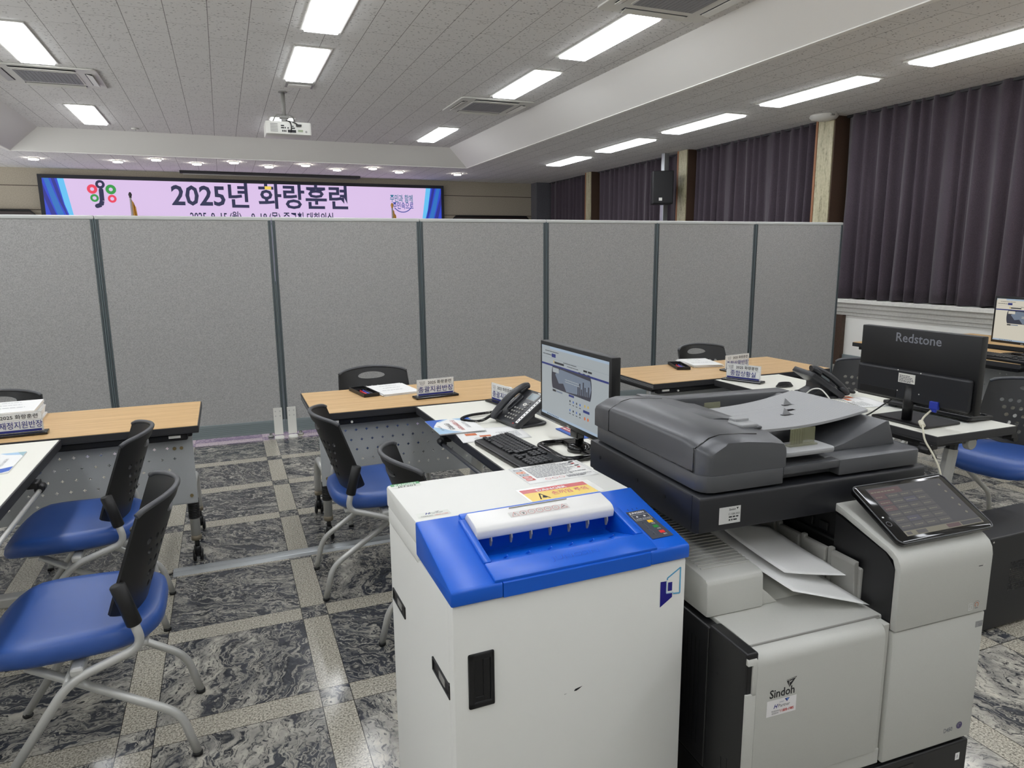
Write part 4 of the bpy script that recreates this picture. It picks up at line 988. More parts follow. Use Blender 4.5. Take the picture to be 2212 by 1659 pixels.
# name plates
def name_plate(label, loc, rz, l2, w2_, lean=.0, big=1.0):
    t = T('name_plate', label, 'name plate', loc, rz, 'acrylic name plates')
    bm = N(); box(bm, -.125, -.035, 0, .125, .035, .012, .003); O('holder_base', bm, M_GLOSSBLK, t)
    bm = N(); box(bm, -.112, -.004, .012, .112, .004, .104, .001); O('acrylic_sleeve', bm, M_ACRYL, t)
    bm = N(); box(bm, -.108, -.0022, .0135, .108, .0022, .102); O('card', bm, M_PAPER, t)
    fl = Flat((-.108, -.0046, .0135), (1, 0, 0), (0, 0, 1), .0003)
    fl.rect(.006, .002, .21, .012, M_NAVY); fl.rect(.0, .0545, .216, .0553, M_GREYINK); fl.frame(.001, .001, .215, .087, .0008, M_GREYINK)
    fl.text('2025 화랑훈련', .132, .0625, .022, M_INK, width=.138, fat=.008)
    fl.text('주민과 함께', .028, .073, .009, M_INK, width=.034); fl.text('주민속으로', .030, .064, .009, M_INK, width=.03); fl.ring(.029, .072, .0125, .0135, M_NAVY, 215, 325)
    fl.text(l2, .108, .0205, .036*big, M_NAVY, width=w2_, fat=.006)
    fl.build('lettering', t)
    return t
name_plate('long name plate at the picture edge in front of a thick paper stack', (-.905, 3.605, .7205), 4, '인력재정지원반장', .212)
name_plate('name plate standing alone beside the document stack on the middle wooden desk', (1.035, 3.665, .7205), 6, '총괄지원반장', .205)
name_plate('name plate half hidden behind the telephone on the white table', (1.295, 3.315, .7205), -80, '총괄지원반', .19)
name_plate('rear name plate of the overlapping pair, standing on the wooden desk', (3.125, 3.70, .7205), 8, '종합상황반장', .205)
name_plate('front name plate of the overlapping pair, standing on the white table corner', (2.868, 3.335, .7205), -66, '종합상황실', .16)

def paper_stack(label, loc, rz, hgt, w_=.21, h_=.297, n=6, seed=1):
    t = T('paper_stack', label, 'paper', loc, rz); rn = random.Random(seed); bm = N()
    for k in range(n):
        a = rn.uniform(-.04, .04) if k else 0.0; dx, dy = rn.uniform(-.008, .008), rn.uniform(-.008, .008)
        box(bm, -w_/2+dx, -h_/2+dy, hgt*k/n, w_/2+dx, h_/2+dy, hgt*(k+.94)/n, M=Matrix.Rotation(a, 4, 'Z'))
    O('sheets', bm, M_PAPER, t)
    fl = Flat((-w_/2, -h_/2, hgt), (1, 0, 0), (0, 1, 0)); fl.lines(w_*.25, w_*.8, [h_*.82, h_*.6], .006, M_GREYINK, seed); fl.lines(w_*.12, w_*.95, [h_*.36], .007, M_GREYINK, seed+3); fl.build('print', t)
    return t
paper_stack('thick paper stack behind the long name plate at the picture edge', (-.985, 3.93, .7205), 4, .075, .22, .30, 10, 2)
paper_stack('white document stack between the pen tray and the name plate on the middle desk', (.862, 3.945, .7205), 8, .012, .21, .297, 6, 3)
paper_stack('white document stack behind the two overlapping name plates', (3.05, 4.0, .7205), -12, .018, .21, .297, 5, 5)
t = T('paper_sheet', 'loose white sheet on the window desk between monitor and keyboard', 'paper', (5.235, 3.42, .7205), -94); bm = N(); box(bm, -.15, -.05, 0, .15, .05, .0015); O('sheet', bm, M_PAPER, t)

def pen_tray(label, loc, rz):
    t = T('pen_tray', label, 'pen tray', loc, rz); a, b = .045, .125
    bm = N(); box(bm, -a, -b, 0, a, b, .003, .001)
    for q in ((-a, -b, 0, -a+.004, b, .02), (a-.004, -b, 0, a, b, .02), (-a, -b, 0, a, -b+.004, .02), (-a, b-.004, 0, a, b, .02), (-a, .045, 0, a, .049, .018)): box(bm, *q, .001)
    O('tray', bm, M_BLACK, t); return t
def pen(label, loc, rz, m, grp):
    t = T('pen', label, 'pen', loc, rz, grp)
    bm = N(); cyl(bm, (0, -.055, .0055), (0, .05, .0055), .005, 12, bev=.001); O('barrel', bm, m, t)
    bm = N(); cyl(bm, (0, -.055, .0055), (0, -.068, .0055), .0045, 10, r2=.0012); O('tip', bm, M_BLACK, t)
    bm = N(); box(bm, -.0015, .015, .010, .0015, .052, .0125); O('clip', bm, m, t)
M_PENR, M_PENB, M_PENK = mat('red_pen', (206, 46, 52), .3), mat('blue_pen', (70, 84, 190), .3), mat('black_pen', (36, 36, 44), .3)
for (x, y, rz, which) in ((.690, 3.935, 10, 'on the middle wooden desk'), (2.845, 3.955, -20, 'on the desk with two name plates')):
    pen_tray('black pen tray %s, beside the document stack' % which, (x, y, .7205), rz)
    for dx, m, c_ in ((-.014, M_PENR, 'red'), (.002, M_PENB, 'blue'), (.018, M_PENK, 'black')):
        a = math.radians(rz); ly = -.03
        pen('%s pen lying in the black pen tray %s' % (c_, which), (x+dx*math.cos(a)-ly*math.sin(a), y+dx*math.sin(a)+ly*math.cos(a), .7240), rz, m, 'pens in the pen trays')

# brochures and leaflets
t = T('brochure_stack', 'stack of blue and white brochures at the white table edge beside the telephone cord', 'brochure', (.925, 2.965, .7205), -91)
bm = N()
for k in range(3): box(bm, -.13+.004*k, -.105-.003*k, .003*k, .13+.004*k, .105-.003*k, .003*k+.0026)
O('pages', bm, M_PAPER, t)
fl = Flat((-.122, -.111, .0087), (1, 0, 0), (0, 1, 0)); W_, H__ = .26, .21
fl.poly([(0, H__), (0, H__*.62), (W_*.14, H__*.70), (W_*.3, H__)], M_LBLUE); fl.poly([(0, H__), (0, H__*.8), (W_*.1, H__*.86), (W_*.16, H__)], M_BLUEPR)
fl.poly([(W_, 0), (W_, H__*.5), (W_*.82, H__*.30), (W_*.62, H__*.18), (W_*.45, 0)], M_LBLUE); fl.poly([(0, 0), (W_*.0, H__*.45), (W_*.16, H__*.22), (W_*.42, H__*.08), (W_*.6, 0)], M_BLUEPR); fl.poly([(0, H__*.45), (0, H__*.53), (W_*.2, H__*.27), (W_*.16, H__*.22)], M_LBLUE)
fl.text('2025년 화랑훈련', W_*.52, H__*.72, .020, M_GREYINK, width=.11); fl.text('중구 통합방위지원본부', W_*.5, H__*.52, .024, M_RED, width=.19, fat=.01); fl.text('운영계획(안)', W_*.55, H__*.33, .026, M_INK, width=.12, fat=.012); fl.text('대전광역시 중구', W_*.62, H__*.13, .014, M_INK, width=.09)
fl.build('cover_print', t)
def leaflet(label, loc, rz, w_=.297, h_=.21, curl=.0):
    t = T('leaflet', label, 'leaflet', loc, rz)
    bm = N(); surf(bm, lambda u, v: (-w_/2+u*w_, -h_/2+v*h_, .001+curl*max(0, (.25-v)/.25)**2), 8, 8); thicken(bm, .0006); O('sheet', bm, M_PAPER, t)
    fl = Flat((-w_/2, -h_/2, .0018), (1, 0, 0), (0, 1, 0)); fl.rect(.16, .125, .21, .150, M_ORANGE); fl.rect(.215, .08, .265, .115, M_ORANGE); fl.lines(.03, .14, [.17, .155, .14, .125, .11, .095], .004, M_GREYINK, 4); fl.lines(.16, .25, [.17, .16, .07, .06], .003, M_GREYINK, 8); fl.build('print', t)
leaflet('leaflet with orange squares under the brochures, before the telephone front', (1.03, 2.775, .7205), 174, .30, .22)
leaflet('leaflet with orange squares lying between rear-facing telephone and branded monitor', (3.03, 2.60, .7205), 75, .24, .17, .0)
t = T('booklet', 'open booklet with blue corners on the white table at the picture edge', 'booklet', (-.895, 3.11, .7205), -89)
bm = N(); box(bm, -.15, -.11, 0, .15, .11, .005, .001); O('pages', bm, M_PAPER, t)
fl = Flat((-.15, -.11, .0052), (1, 0, 0), (0, 1, 0))
fl.poly([(.05, .22), (0, .22), (0, .13), (.03, .16)], M_LBLUE); fl.poly([(.30, .20), (.30, .10), (.22, .22), (.28, .22)], M_BLUEPR); fl.poly([(0, .22), (.0, .19), (.07, .22)], mat('photo_teal', (150, 184, 192), .5))
fl.text('운영계획', .15, .12, .026, M_INK, width=.10, fat=.01); fl.text('대전광역시 중구', .15, .17, .014, M_GREYINK, width=.11); fl.rect(.03, .075, .27, .0765, M_GREYINK); fl.build('cover_print', t)
t = T('paper_cup', 'white paper cup peeking behind the half-hidden name plate', 'cup', (1.345, 3.40, .7205)); bm = N(); lathe(bm, [(.022, 0), (.024, .002), (.032, .07), (.034, .072), (.031, .073), (.022, .004)], 24); O('cup_wall', bm, M_PAPER, t, smooth=40)
t = T('flyer', 'red and blue flyer under the lit monitor edge, beside the telephone foot', 'flyer', (1.36, 2.64, .7205), -88); bm = N(); box(bm, -.10, -.035, 0, .10, .035, .004, .001); O('sheets', bm, M_BLUEPR, t)
fl = Flat((-.1, -.035, .004), (1, 0, 0), (0, 1, 0)); fl.rect(.0, .02, .12, .07, mat('packet_red', (170, 50, 60), .5)); fl.lines(.01, .12, [.03, .05], .008, M_PAPER, 2); fl.build('print', t)

# floor items
t = T('floor_cable_cover', 'long aluminium cable cover strip running across the floor before the desks', 'cable cover', (0, 3.515, 0))
bm = N(); prism(bm, [(-.045, 0), (.045, 0), (.032, .011), (.012, .014), (-.012, .014), (-.032, .011)], 'x', -.33, 3.6, .001)
for y in (-.02, .02): box(bm, -.33, y-.001, .0125, 3.6, y+.001, .0136)
O('strip', bm, M_ALU, t)
bm = N()
for k in range(3): tube(bm, fillet([(-1.7, 3.36+.02*k, .006), (-1.2, 3.46+.012*k, .006), (-.8, 3.40+.015*k, .006), (-.5, 3.46, .006), (-.335, 3.515+.01*k, .007)], .12), .004, 6)
tag(O('floor_cable', bm, mat('pale_cable', (200, 192, 176), .5)), 'bundle of pale cable on the floor under the first chairs', 'cable')
t = T('computer_case', 'black computer case with a vent grille on the floor beside the printer', 'computer', (2.645, 1.646, 0), 0)
bm = N(); box(bm, 0, 0, .012, .52, .22, .40, .006); box(bm, .02, .02, 0, .07, .2, .012); box(bm, .45, .02, 0, .5, .2, .012); O('case', bm, mat('black_steel_case', (34, 34, 36), .45, grain=.15, gscale=300), t)
fl = Flat((0, -.0005, 0), (1, 0, 0), (0, 0, 1))
for i in range(16):
    for j in range(14): fl.rect(.135+i*.009, .16+j*.009, .141+i*.009, .166+j*.009, M_GLOSSBLK, up=False)
fl.build('vent_grille', t)
fl = Flat((0, -.0005, 0), (1, 0, 0), (0, 0, 1)); fl.disc(.018, .385, .004, M_WPLASTIC, 8); fl.build('indicator_lamp', t)

# ------------------------------------------------------------------ paper shredder
t = T('paper_shredder', 'white paper shredder with a sloping blue top, beside the printer', 'shredder', (.308, 1.536, 0), 1.2)
SX0, SX1, SYF = .004, .496, -.463
bm = N(); box(bm, SX0, SYF+.03, .04, SX1, -.001, .8905, .006); box(bm, SX0, -.252, .88, SX1, -.001, .9195, .003); box(bm, SX0+.05, SYF+.08, .03, SX1-.05, -.05, .04); O('cabinet', bm, M_WHITEMET, t, smooth=30)
bm = N(); prism(bm, [(0, .921), (0, .964), (-.006, .970), (-.2485, .970), (-.2485, .921)], 'x', SX0-.002, SX1+.002, .0035); O('top_cover', bm, M_WHITEMET, t, smooth=30)
bm = N(); box(bm, SX0-.001, SYF, .055, SX1+.001, SYF+.029, .8915, .006)
d = O('door', bm, M_WHITEMET, t, smooth=30)
bm = N(); hx0, hx1, hz0, hz1 = .030, .080, .688, .795
for q in ((hx0, hz0, hx1, hz0+.013), (hx0, hz1-.013, hx1, hz1), (hx0, hz0, hx0+.013, hz1), (hx1-.009, hz0, hx1, hz1)): box(bm, q[0], SYF-.004, q[1], q[2], SYF+.004, q[3], .003)
box(bm, hx0+.01, SYF-.0006, hz0+.01, hx1-.007, SYF+.002, hz1-.01, mi=1); box(bm, hx1-.022, SYF-.0025, hz0+.012, hx1-.008, SYF+.002, hz1-.012, .002, mi=1); box(bm, hx0+.012, SYF-.0022, hz0+.012, hx1-.009, SYF+.001, hz0+.022, .001, mi=1)
O('door_handle', bm, [M_BLACK, mat('recess_black', (18, 18, 20), .5)], d)
for y0, y1, tilt in ((-.129, -.022, 1), (-.440, -.334, 1)):
    bm = N(); z0, z1 = .70, .728
    for q in ((y0, z0, y1, z0+.004), (y0, z1-.004, y1, z1), (y0, z0, y0+.004, z1), (y1-.004, z0, y1, z1)): box(bm, SX0-.003, q[0], q[1], SX0+.004, q[2], q[3], .001)
    box(bm, SX0-.0006, y0+.003, z0+.003, SX0+.001, y1-.003, z1-.003)
    box(bm, SX0-.0022, y0+.03, z0+.006, SX0+.001, y0+.065, z1-.006, .001, mi=1)
    O('side_grip', bm, [M_BLACK, M_MIDGREY], t)
# sloping blue top; u runs across, v down the slope
ZB, ZF, YB, YF = .9725, .9225, -.250, -.4655
SLN = Vector((0, YF-YB, ZF-ZB)); SLEN = SLN.length; sv = SLN.normalized(); sn = Vector((1, 0, 0)).cross(-sv).normalized()
def SP_(x, v, h=0.0): p = Vector((x, YB, ZB))+sv*v+sn*h; return p
Mblue = Matrix.Translation((0, YB, ZB)) @ Matrix((( 1, 0, 0, 0), (0, -sv.y, sn.y, 0), (0, -sv.z, sn.z, 0), (0, 0, 0, 1)))   # x across, y up the slope, z out
bm = N()
tmp = bmesh.new(); xa, xb = SX0-.004, SX1+.004
ca, cb, v0, v1 = .098, .408, .062, .168      # opening of the feed slot
prism(bm, [(YB, ZB), (YB, .902), (YF-.0025, .8925), (YF-.0025, ZF-.003), (YF+.004, ZF)], 'x', xa, ca-.0, .0035)
prism(bm, [(YB, ZB), (YB, .902), (YF-.0025, .8925), (YF-.0025, ZF-.003), (YF+.004, ZF)], 'x', cb, xb, .0035)
def yz(v, h=0): p = SP_(0, v, h); return (p.y, p.z)
prism(bm, [yz(0), (YB, .902), yz(v0, -.06), yz(v0)], 'x', ca+.0002, cb-.0002, .0)
prism(bm, [yz(v1), yz(.095, -.040), (SP_(0, .1, -.05).y, .8945), (YF-.0025, .8925), (YF-.0025, ZF-.003), (YF+.004, ZF)], 'x', ca+.0002, cb-.0002, .0)
box(bm, ca-.01, -.36, .894, cb+.01, -.26, .905)
# raised middle field and ridges beside the feed
rplate(bm, .082, -SLEN+.002, .424, -.004, -.004, .0045, .012, .003, M=Mblue) if False else None
for q in ((.082, .023, .098, .1675), (.408, .07, .426, .1675)): box(bm, q[0], -q[3], -.006, q[2], -q[1], .0042, .0035, M=Mblue)
box(bm, .082, -SLEN+.001, -.006, .426, -.168, .0042, .0035, M=Mblue); box(bm, .09, -.022, -.006, .42, -.002, .0030, .002, M=Mblue)
for i in range(6):
    x = .135+i*.046; bb = Matrix.Translation(SP_(x, .138, -.0195)) @ Matrix.Rotation(math.radians(-37), 4, 'X'); box(bm, -.0012, -.024, -.001, .0012, .024, .0022, .0005, M=bb)
O('blue_top', bm, M_BLUE, t, smooth=35)
bm = N()   # white feed hood with a rolled front lip
for k in range(1):
    prof = [yz(.020, .006), yz(.028, .0185), yz(.070, .0200), yz(.080, .0185), yz(.0875, .0125), yz(.0890, .004), yz(.0890, -.004), yz(.084, -.006), yz(.06, -.004), yz(.02, -.001)]
    prism(bm, prof, 'x', .097, .404, .0025, 2)
box(bm, .186, -.0350, .0190, .318, -.0325, .0206, .0006, M=Mblue, mi=1)
O('feed_hood', bm, [mat('white_hood_plastic', (232, 231, 228), .35), M_MIDGREY], t, smooth=35)
bm = N()
for i in range(7):
    x = .128+i*.043 if i < 6 else .388
    pr = [yz(.070, -.003), yz(.0905, -.003), yz(.0930, -.009), yz(.0905, -.022), yz(.087, -.023), yz(.080, -.008)]
    prism(bm, pr, 'x', x-.0015, x+.0015, .0004)
O('paper_guide', bm, M_MIDGREY, t)
fl = Flat(SP_(0, 0, .0203), (1, 0, 0), -sv, .0002)
fl.rect(.177, -.068, .309, -.050, mat('clear_label', (214, 212, 208), .3))
for i in range(7):
    cx, cy = .189+i*.0181, -.059
    if i in (0, 6):
        fl.line([(cx-.0075, cy-.006), (cx+.0075, cy-.006), (cx, cy+.0075), (cx-.0075, cy-.006)], .0007, M_RED); fl.rect(cx-.0007, cy-.002, cx+.0007, cy+.003, M_INK) if i == 0 else fl.line([(cx-.004, cy-.002), (cx+.003, cy+.001)], .0016, M_INK)
    else:
        fl.ring(cx, cy, .0068, .0075, M_RED); fl.line([(cx-.002, cy+.003), (cx, cy-.004), (cx+.002, cy+.003)], .0012, M_INK) if i == 1 else fl.line([(cx-.003, cy), (cx, cy+.002), (cx+.003, cy-.002)], .0008, M_GREYINK)
fl.build('warning_icons', t)
fl = Flat(SP_(0, 0, .0004), (1, 0, 0), -sv, .0002)      # control panel
P_ = mat('control_panel_print', (66, 70, 80), .4); WH = mat('white_print', (230, 230, 228), .5)
fl.poly([(.432, -.090), (.478, -.090), (.485, -.189), (.434, -.189)], P_)
fl.text('JUNGSIN', .4545, -.100, .0085, WH, width=.036, fat=.02); fl.frame(.4365, -.1245, .477, -.1045, .0006, WH)
fl.disc(.447, -.1115, .0022, WH); fl.disc(.465, -.1115, .0026, WH); fl.text('강제용 완료/역전', .457, -.1215, .0042, WH, width=.034)
for x, y, nm, tx in ((.4655, -.1325, 'btn_yellow', '역전'), (.4665, -.1515, 'btn_green', '시작'), (.4685, -.1715, 'btn_red', '정지')):
    mm = mat(nm, {'btn_yellow': (236, 190, 40), 'btn_green': (40, 130, 60), 'btn_red': (214, 50, 46)}[nm], .4)
    fl.rect(x-.006, y-.0045, x+.006, y+.0045, mm); fl.text(tx, x+.002, y-.0105, .0048, WH)
for y in (-.135, -.155, -.175): fl.disc(.446, y, .0013, M_INK)
fl.line([(.447, -.137), (.449, -.15), (.446, -.158), (.450, -.166), (.449, -.18)], .0005, M_GREYINK)
for x in (.441, .452, .463): fl.rect(x, -.086, x+.0012, -.081, M_INK)
fl.build('control_panel', t)
fl = Flat(SP_(0, 0, .00455), (1, 0, 0), -sv, .0002); fl.text('JUNGSIN', .258, -.199, .0165, mat('embossed_blue', (12, 70, 176), .4), width=.10, fat=-.004); fl.text('JUNGSIN', .2572, -.1984, .0165, mat('embossed_blue_face', (26, 102, 222), .3), width=.10, fat=-.012); fl.build('embossed_name', t)  # flat lettering: darker offset copy paints the emboss shade, lighter copy its lit face
fl = Flat((0, 0, .9703), (1, 0, 0), (0, 1, 0), .0002)     # stickers on the lid
GRN = mat('sticker_green', (82, 152, 98), .35)
fl.rect(.009, -.031, .077, .0-.003, mat('sticker_clear_white', (224, 226, 218), .3)); fl.rect(.009, -.0185, .077, -.003, GRN); fl.text('JUNGSIN', .043, -.0165, .013, WH, width=.052, fat=.03); fl.text('JS720T', .045, -.030, .0125, M_INK, width=.046, fat=.015)
fl.build('lid_sticker', t); fl = Flat((0, 0, .9703), (1, 0, 0), (0, 1, 0), .0002); fl.rect(.012, -.232, .082, -.206, mat('sticker_clear_white', (224, 226, 218), .3)); fl.text('H', .035, -.218, .013, M_NAVY, shear=.4, fat=.03); fl.text('Partner', .055, -.218, .010, M_INK, width=.028); fl.poly([(.052, -.207), (.058, -.212), (.064, -.206), (.058, -.209)], M_INK); fl.text('무상점검서비스', .032, -.229, .006, M_INK, width=.026); fl.text('1800-1985', .062, -.229, .0065, M_RED, width=.028)
fl.build('lid_sticker', t); fl = Flat((0, 0, .9703), (1, 0, 0), (0, 1, 0), .0002); fl.rect(.303, -.134, .488, -.006, mat('sticker_paper', (220, 220, 216), .25)); fl.frame(.305, -.132, .486, -.008, .0008, M_GREYINK)
for k, (m_, tx) in enumerate(((mat('tag_grey', (120, 124, 130), .4), ''), (M_ORANGE, ''), (mat('tag_grey', (120, 124, 130), .4), ''), (mat('tag_red', (200, 84, 70), .4), ''), (mat('tag_red', (200, 84, 70), .4), ''))):
    fl.rect(.309, -.036-k*.019, .331, -.022-k*.019, m_)
    fl.lines(.311, .332, [-.0315-k*.019], .004, WH, k+2)
fl.lines(.338, .48, [-.022-.0085*k for k in range(10)], .0032, M_GREYINK, 21); fl.text('사용전 주의사항', .395, -.019, .010, M_INK, width=.07)
for x in (.36, .378, .396): fl.ring(x, -.116, .006, .007, M_RED)
for y in (-.020, -.052): fl.rect(.466, y, .478, y+.006, M_INK); fl.rect(.466, y-.014, .474, y-.008, M_RED)
fl.lines(.41, .48, [-.112, -.118, -.124], .003, M_GREYINK, 31)
fl.build('lid_sticker', t); fl = Flat((0, 0, .9703), (1, 0, 0), (0, 1, 0), .0002); fl.rect(.257, -.241, .44, -.158, mat('sticker_gloss_clear', (226, 226, 220), .2)); YEL = mat('danger_yellow', (226, 190, 44), .25); DR = mat('danger_red', (190, 40, 44), .25)
fl.rect(.262, -.240, .424, -.166, YEL); fl.rect(.262, -.189, .424, -.166, DR); fl.text('DANGER', .335, -.1855, .017, WH, width=.075, fat=.02); fl.text('손끼임 주의', .368, -.2175, .024, DR, width=.088, fat=.015)
fl.line([(.285, -.234), (.296, -.200), (.307, -.234)], .003, M_INK); fl.poly([(.292, -.226), (.300, -.212), (.306, -.224), (.300, -.230)], M_INK)
fl.build('lid_sticker', t)
fl = Flat((0, SYF-.0004, 0), (1, 0, 0), (0, 0, 1), .0002)     # logo and scratch on the door
LB, DB = mat('logo_light_blue', (88, 172, 214), .4), mat('logo_navy', (30, 26, 130), .4)
fl.poly([(.4355, .851), (.450, .850), (.450, .823), (.464, .822), (.464, .8135), (.4355, .7965)], DB); fl.poly([(.4535, .8465), (.4635, .846), (.4635, .8275), (.4535, .828)], DB)
fl.line([(.4515, .852), (.4515, .856), (.4825, .8735), (.4825, .8185), (.466, .8205)], .003, LB); fl.line([(.450, .8495), (.450, .8245), (.466, .8235), (.466, .8205)], .002, M_LBLUE)
fl.build('door_logo', d)
fl = Flat((0, SYF-.0004, 0), (1, 0, 0), (0, 0, 1), .0002)
fl.poly([(.243, .6665), (.248, .6655), (.254, .668), (.262, .6725), (.252, .671), (.246, .670)], M_INK); fl.poly([(.222, .664), (.229, .6655), (.223, .6655)], M_GREYINK); fl.build('scratch_mark', d)
for x in (.06, .44):
    for y in (-.40, -.07):
        bm = N(); caster(bm, x, y, .055); O('caster', bm, [M_STEEL, M_BLACK], t)

# ------------------------------------------------------------------ multifunction printer
t = T('multifunction_printer', 'large grey and black office printer with a tilted tablet screen', 'printer', (.858, 1.106, 0), -2.3)
W, YFR, YBK = .615, -.172, .50
bm = N(); box(bm, .004, YFR+.02, .055, W-.004, YBK, .42, .006)
for k in range(1, 3): box(bm, .02, YFR+.005, .055+.0, W-.02, YFR+.021, .42, .004)
O('paper_cassette_base', bm, M_BLACK, t)
for z0, z1 in ((.240, .417), (.062, .236)):
    bm = N(); box(bm, .006, YFR-.003, z0, W-.002, YFR+.019, z1, .004); box(bm, .15, YFR-.0045, z1-.04, .45, YFR-.002, z1-.015, .003, mi=1); dr = O('cassette_drawer', bm, [M_BLACK, M_GLOSSBLK], t)
    if z0 > .2:
        fl = Flat((.576, YFR-.0034, .372), (1, 0, 0), (0, 0, 1)); fl.rect(0, 0, .013, .018, M_PAPER); fl.rect(.0055, .005, .0075, .013, M_GREYINK); fl.build('number_label', dr)
bm = N()
for x in (.06, W-.06):
    for y in (-.1, .42): caster(bm, x, y, .06)
O('caster', bm, [M_STEEL, M_BLACK], t) if False else bm.free()
for x in (.06, W-.06):
    for y in (-.1, .42):
        bm = N(); caster(bm, x, y, .06); O('caster', bm, [M_STEEL, M_BLACK], t)
# body
bm = N(); box(bm, .028, YFR+.032, .421, W-.004, YBK, .7485, .003); O('body_deck', bm, M_PGREY, t)
bm = N(); box(bm, 0, YFR+.004, .421, .027, -.05, .7505, .004); box(bm, 0, -.05, .421, .0275, YBK, .7425, .004)
for k in range(26): box(bm, -.0008, .0+.0-.02+k*.014, .46+.0, .001, -.012+k*.014, .70)
for z in (.66, .69): cyl(bm, (-.001, -.08, z), (.001, -.08, z), .004, 10)
box(bm, -.0007, -.125, .42, .001, -.122, .50); box(bm, -.0007, -.107, .42, .001, -.104, .49)
O('side_panel', bm, M_BLACK, t)
def rprof(y0, y1, z0, z1, r, n=6):   # profile with a rounded top front corner (front = y0)
    return [(y1, z0), (y1, z1)]+[(y0+r-r*math.sin(math.pi/2*k/n), z1-r+r*math.cos(math.pi/2*k/n)) for k in range(n+1)]+[(y0, z0)]
bm = N()   # front door with rounded top edge and a grip notch at the side
prism(bm, rprof(YFR, YFR+.030, .4575, .7470, .026), 'x', .022, .338, .0015)
for q in ((.4575, .668), (.730, .7460)):
    if q[1] > .74: prism(bm, rprof(YFR, YFR+.030, .728, .7470, .0185), 'x', .0005, .0225, .001)
    else: box(bm, .0005, YFR+.0005, q[0], .0225, YFR+.030, q[1], .0015)
box(bm, .012, YFR+.0005, .664, .0225, YFR+.010, .732, .001)
d = O('front_door', bm, M_PGREY, t, smooth=40)
bm = N(); box(bm, .002, YFR+.011, .668, .021, YFR+.030, .730, .001, mi=0)
for k in range(4): box(bm, .0025+k*.0045, YFR+.0095, .670, .0045+k*.0045, YFR+.012, .728)
O('grip_recess', bm, M_BLACK, d)
bm = N(); box(bm, .006, YFR+.006, .421, .356, YFR+.032, .4565, .002); box(bm, .339, YFR+.008, .45, .3555, YFR+.032, .742, .002); box(bm, .028, YFR+.0305, .7455, .35, YFR+.0335, .7492, mi=1); O('front_frame', bm, [M_PGREY, M_MIDGREY], t)
fl = Flat((0, YFR-.0003, 0), (1, 0, 0), (0, 0, 1), .0002)
fl.text('Sindoh', .0835, .6495, .0245, M_INK, width=.059, fat=.018)
fl.poly([(.0915, .6805), (.1165, .6845), (.0995, .6640)], M_INK); fl.line([(.0905, .6790), (.1135, .6825)], .0011, M_PGREY); fl.line([(.0985, .6635), (.0985, .6790)], .0011, M_PGREY); fl.poly([(.1003, .6735), (.1003, .6775), (.1075, .6785)], M_PGREY)
fl.build('brand_lettering', d)
fl = Flat((0, YFR-.0003, 0), (1, 0, 0), (0, 0, 1), .0002)
fl.poly([(.0485, .6105), (.1185, .6105), (.1185, .6445), (.0485, .6445)], mat('white_sticker', (234, 232, 232), .4)); fl.text('H', .0685, .6260, .0115, M_NAVY, shear=.35, fat=.03); fl.text('Partner', .0895, .6265, .0098, M_INK, width=.027); fl.text('united', .083, .6365, .0035, M_NAVY, width=.01); fl.poly([(.090, .6425), (.102, .6425), (.096, .6350)], M_NAVY); fl.poly([(.0945, .6415), (.100, .6415), (.0967, .6375)], mat('sky_print', (90, 150, 210), .5))
fl.text('무상점검서비스', .0700, .6185, .0045, M_INK, width=.020); fl.text('통합콜센터', .0690, .6140, .0038, M_INK, width=.016); fl.text('T', .0815, .6150, .0075, M_RED); fl.text('1800-1985', .0985, .6155, .0082, M_RED, width=.028, fat=.02)
fl.build('partner_sticker', d)
# right-hand column: lower door and curved upper cover
XC = .3575
bm = N(); box(bm, XC, YFR-.002, .4245, W+.002, YFR+.032, .7245, .004); col = O('column_door', bm, M_PGREY, t, smooth=35)
fl = Flat((0, YFR-.0023, 0), (1, 0, 0), (0, 0, 1), .0002)
fl.text('D450', .545, .4505, .0145, M_GREYINK, width=.026, fat=.012); fl.disc(.5785, .4590, .0085, mat('swirl_purple', (70, 60, 104), .3)); fl.ring(.5785, .4600, .003, .0045, M_MIDGREY, 20, 250); fl.build('model_lettering', col); fl = Flat((0, YFR-.0023, 0), (1, 0, 0), (0, 0, 1)); fl.rect(.591, .6905, .6125, .7045, mat('g3_grey', (150, 150, 150), .4)); fl.text('G3', .605, .6925, .008, M_GREYINK, fat=.03); fl.text('Life', .6, .7005, .004, M_GREYINK)
fl.build('badge', col)
bm = N()
outer = [(YFR-.003, .7275), (YFR-.003, .850)]
cr = [(-.182, .856), (-.179, .872), (-.172, .884), (-.160, .893), (-.146, .899)]
outer = [(-.176, .7275), (-.176, .845)]+[(y+.006, z) for y, z in cr]+[(-.02, .9375), (.0, .9435), (.01, .9440), (.016, .938)]
inner = [(.012, .928), (-.02, .922), (-.138, .886), (-.155, .876), (-.162, .858), (-.162, .7275)]
prism(bm, outer+inner, 'x', XC-.001, W+.002, .0018)
O('upper_cover', bm, M_PGREY, t, smooth=40)
bm = N(); prism(bm, [(-.161, .7275), (-.161, .858), (-.136, .884), (.0, .921), (.0, .7275)], 'x', XC+.0005, W, .001); box(bm, XC+.03, .0, .749, W-.004, YBK, .922, .002); O('inner_column', bm, M_BLACK, t)
fl = Flat((0, -.1765, 0), (1, 0, 0), (0, 0, 1), .0002)
fl.rect(.577, .8345, .589, .8362, M_INK); fl.line([(.5925, .839), (.596, .8375), (.5925, .8355)], .0006, WH)
fl.frame(.560, .7365, .5725, .7525, .0012, WH); fl.line([(.5635, .7485), (.569, .7485), (.5635, .7405), (.569, .7405)], .0012, WH); fl.ring(.584, .747, .0042, .0055, M_ORANGE, 300, 600)
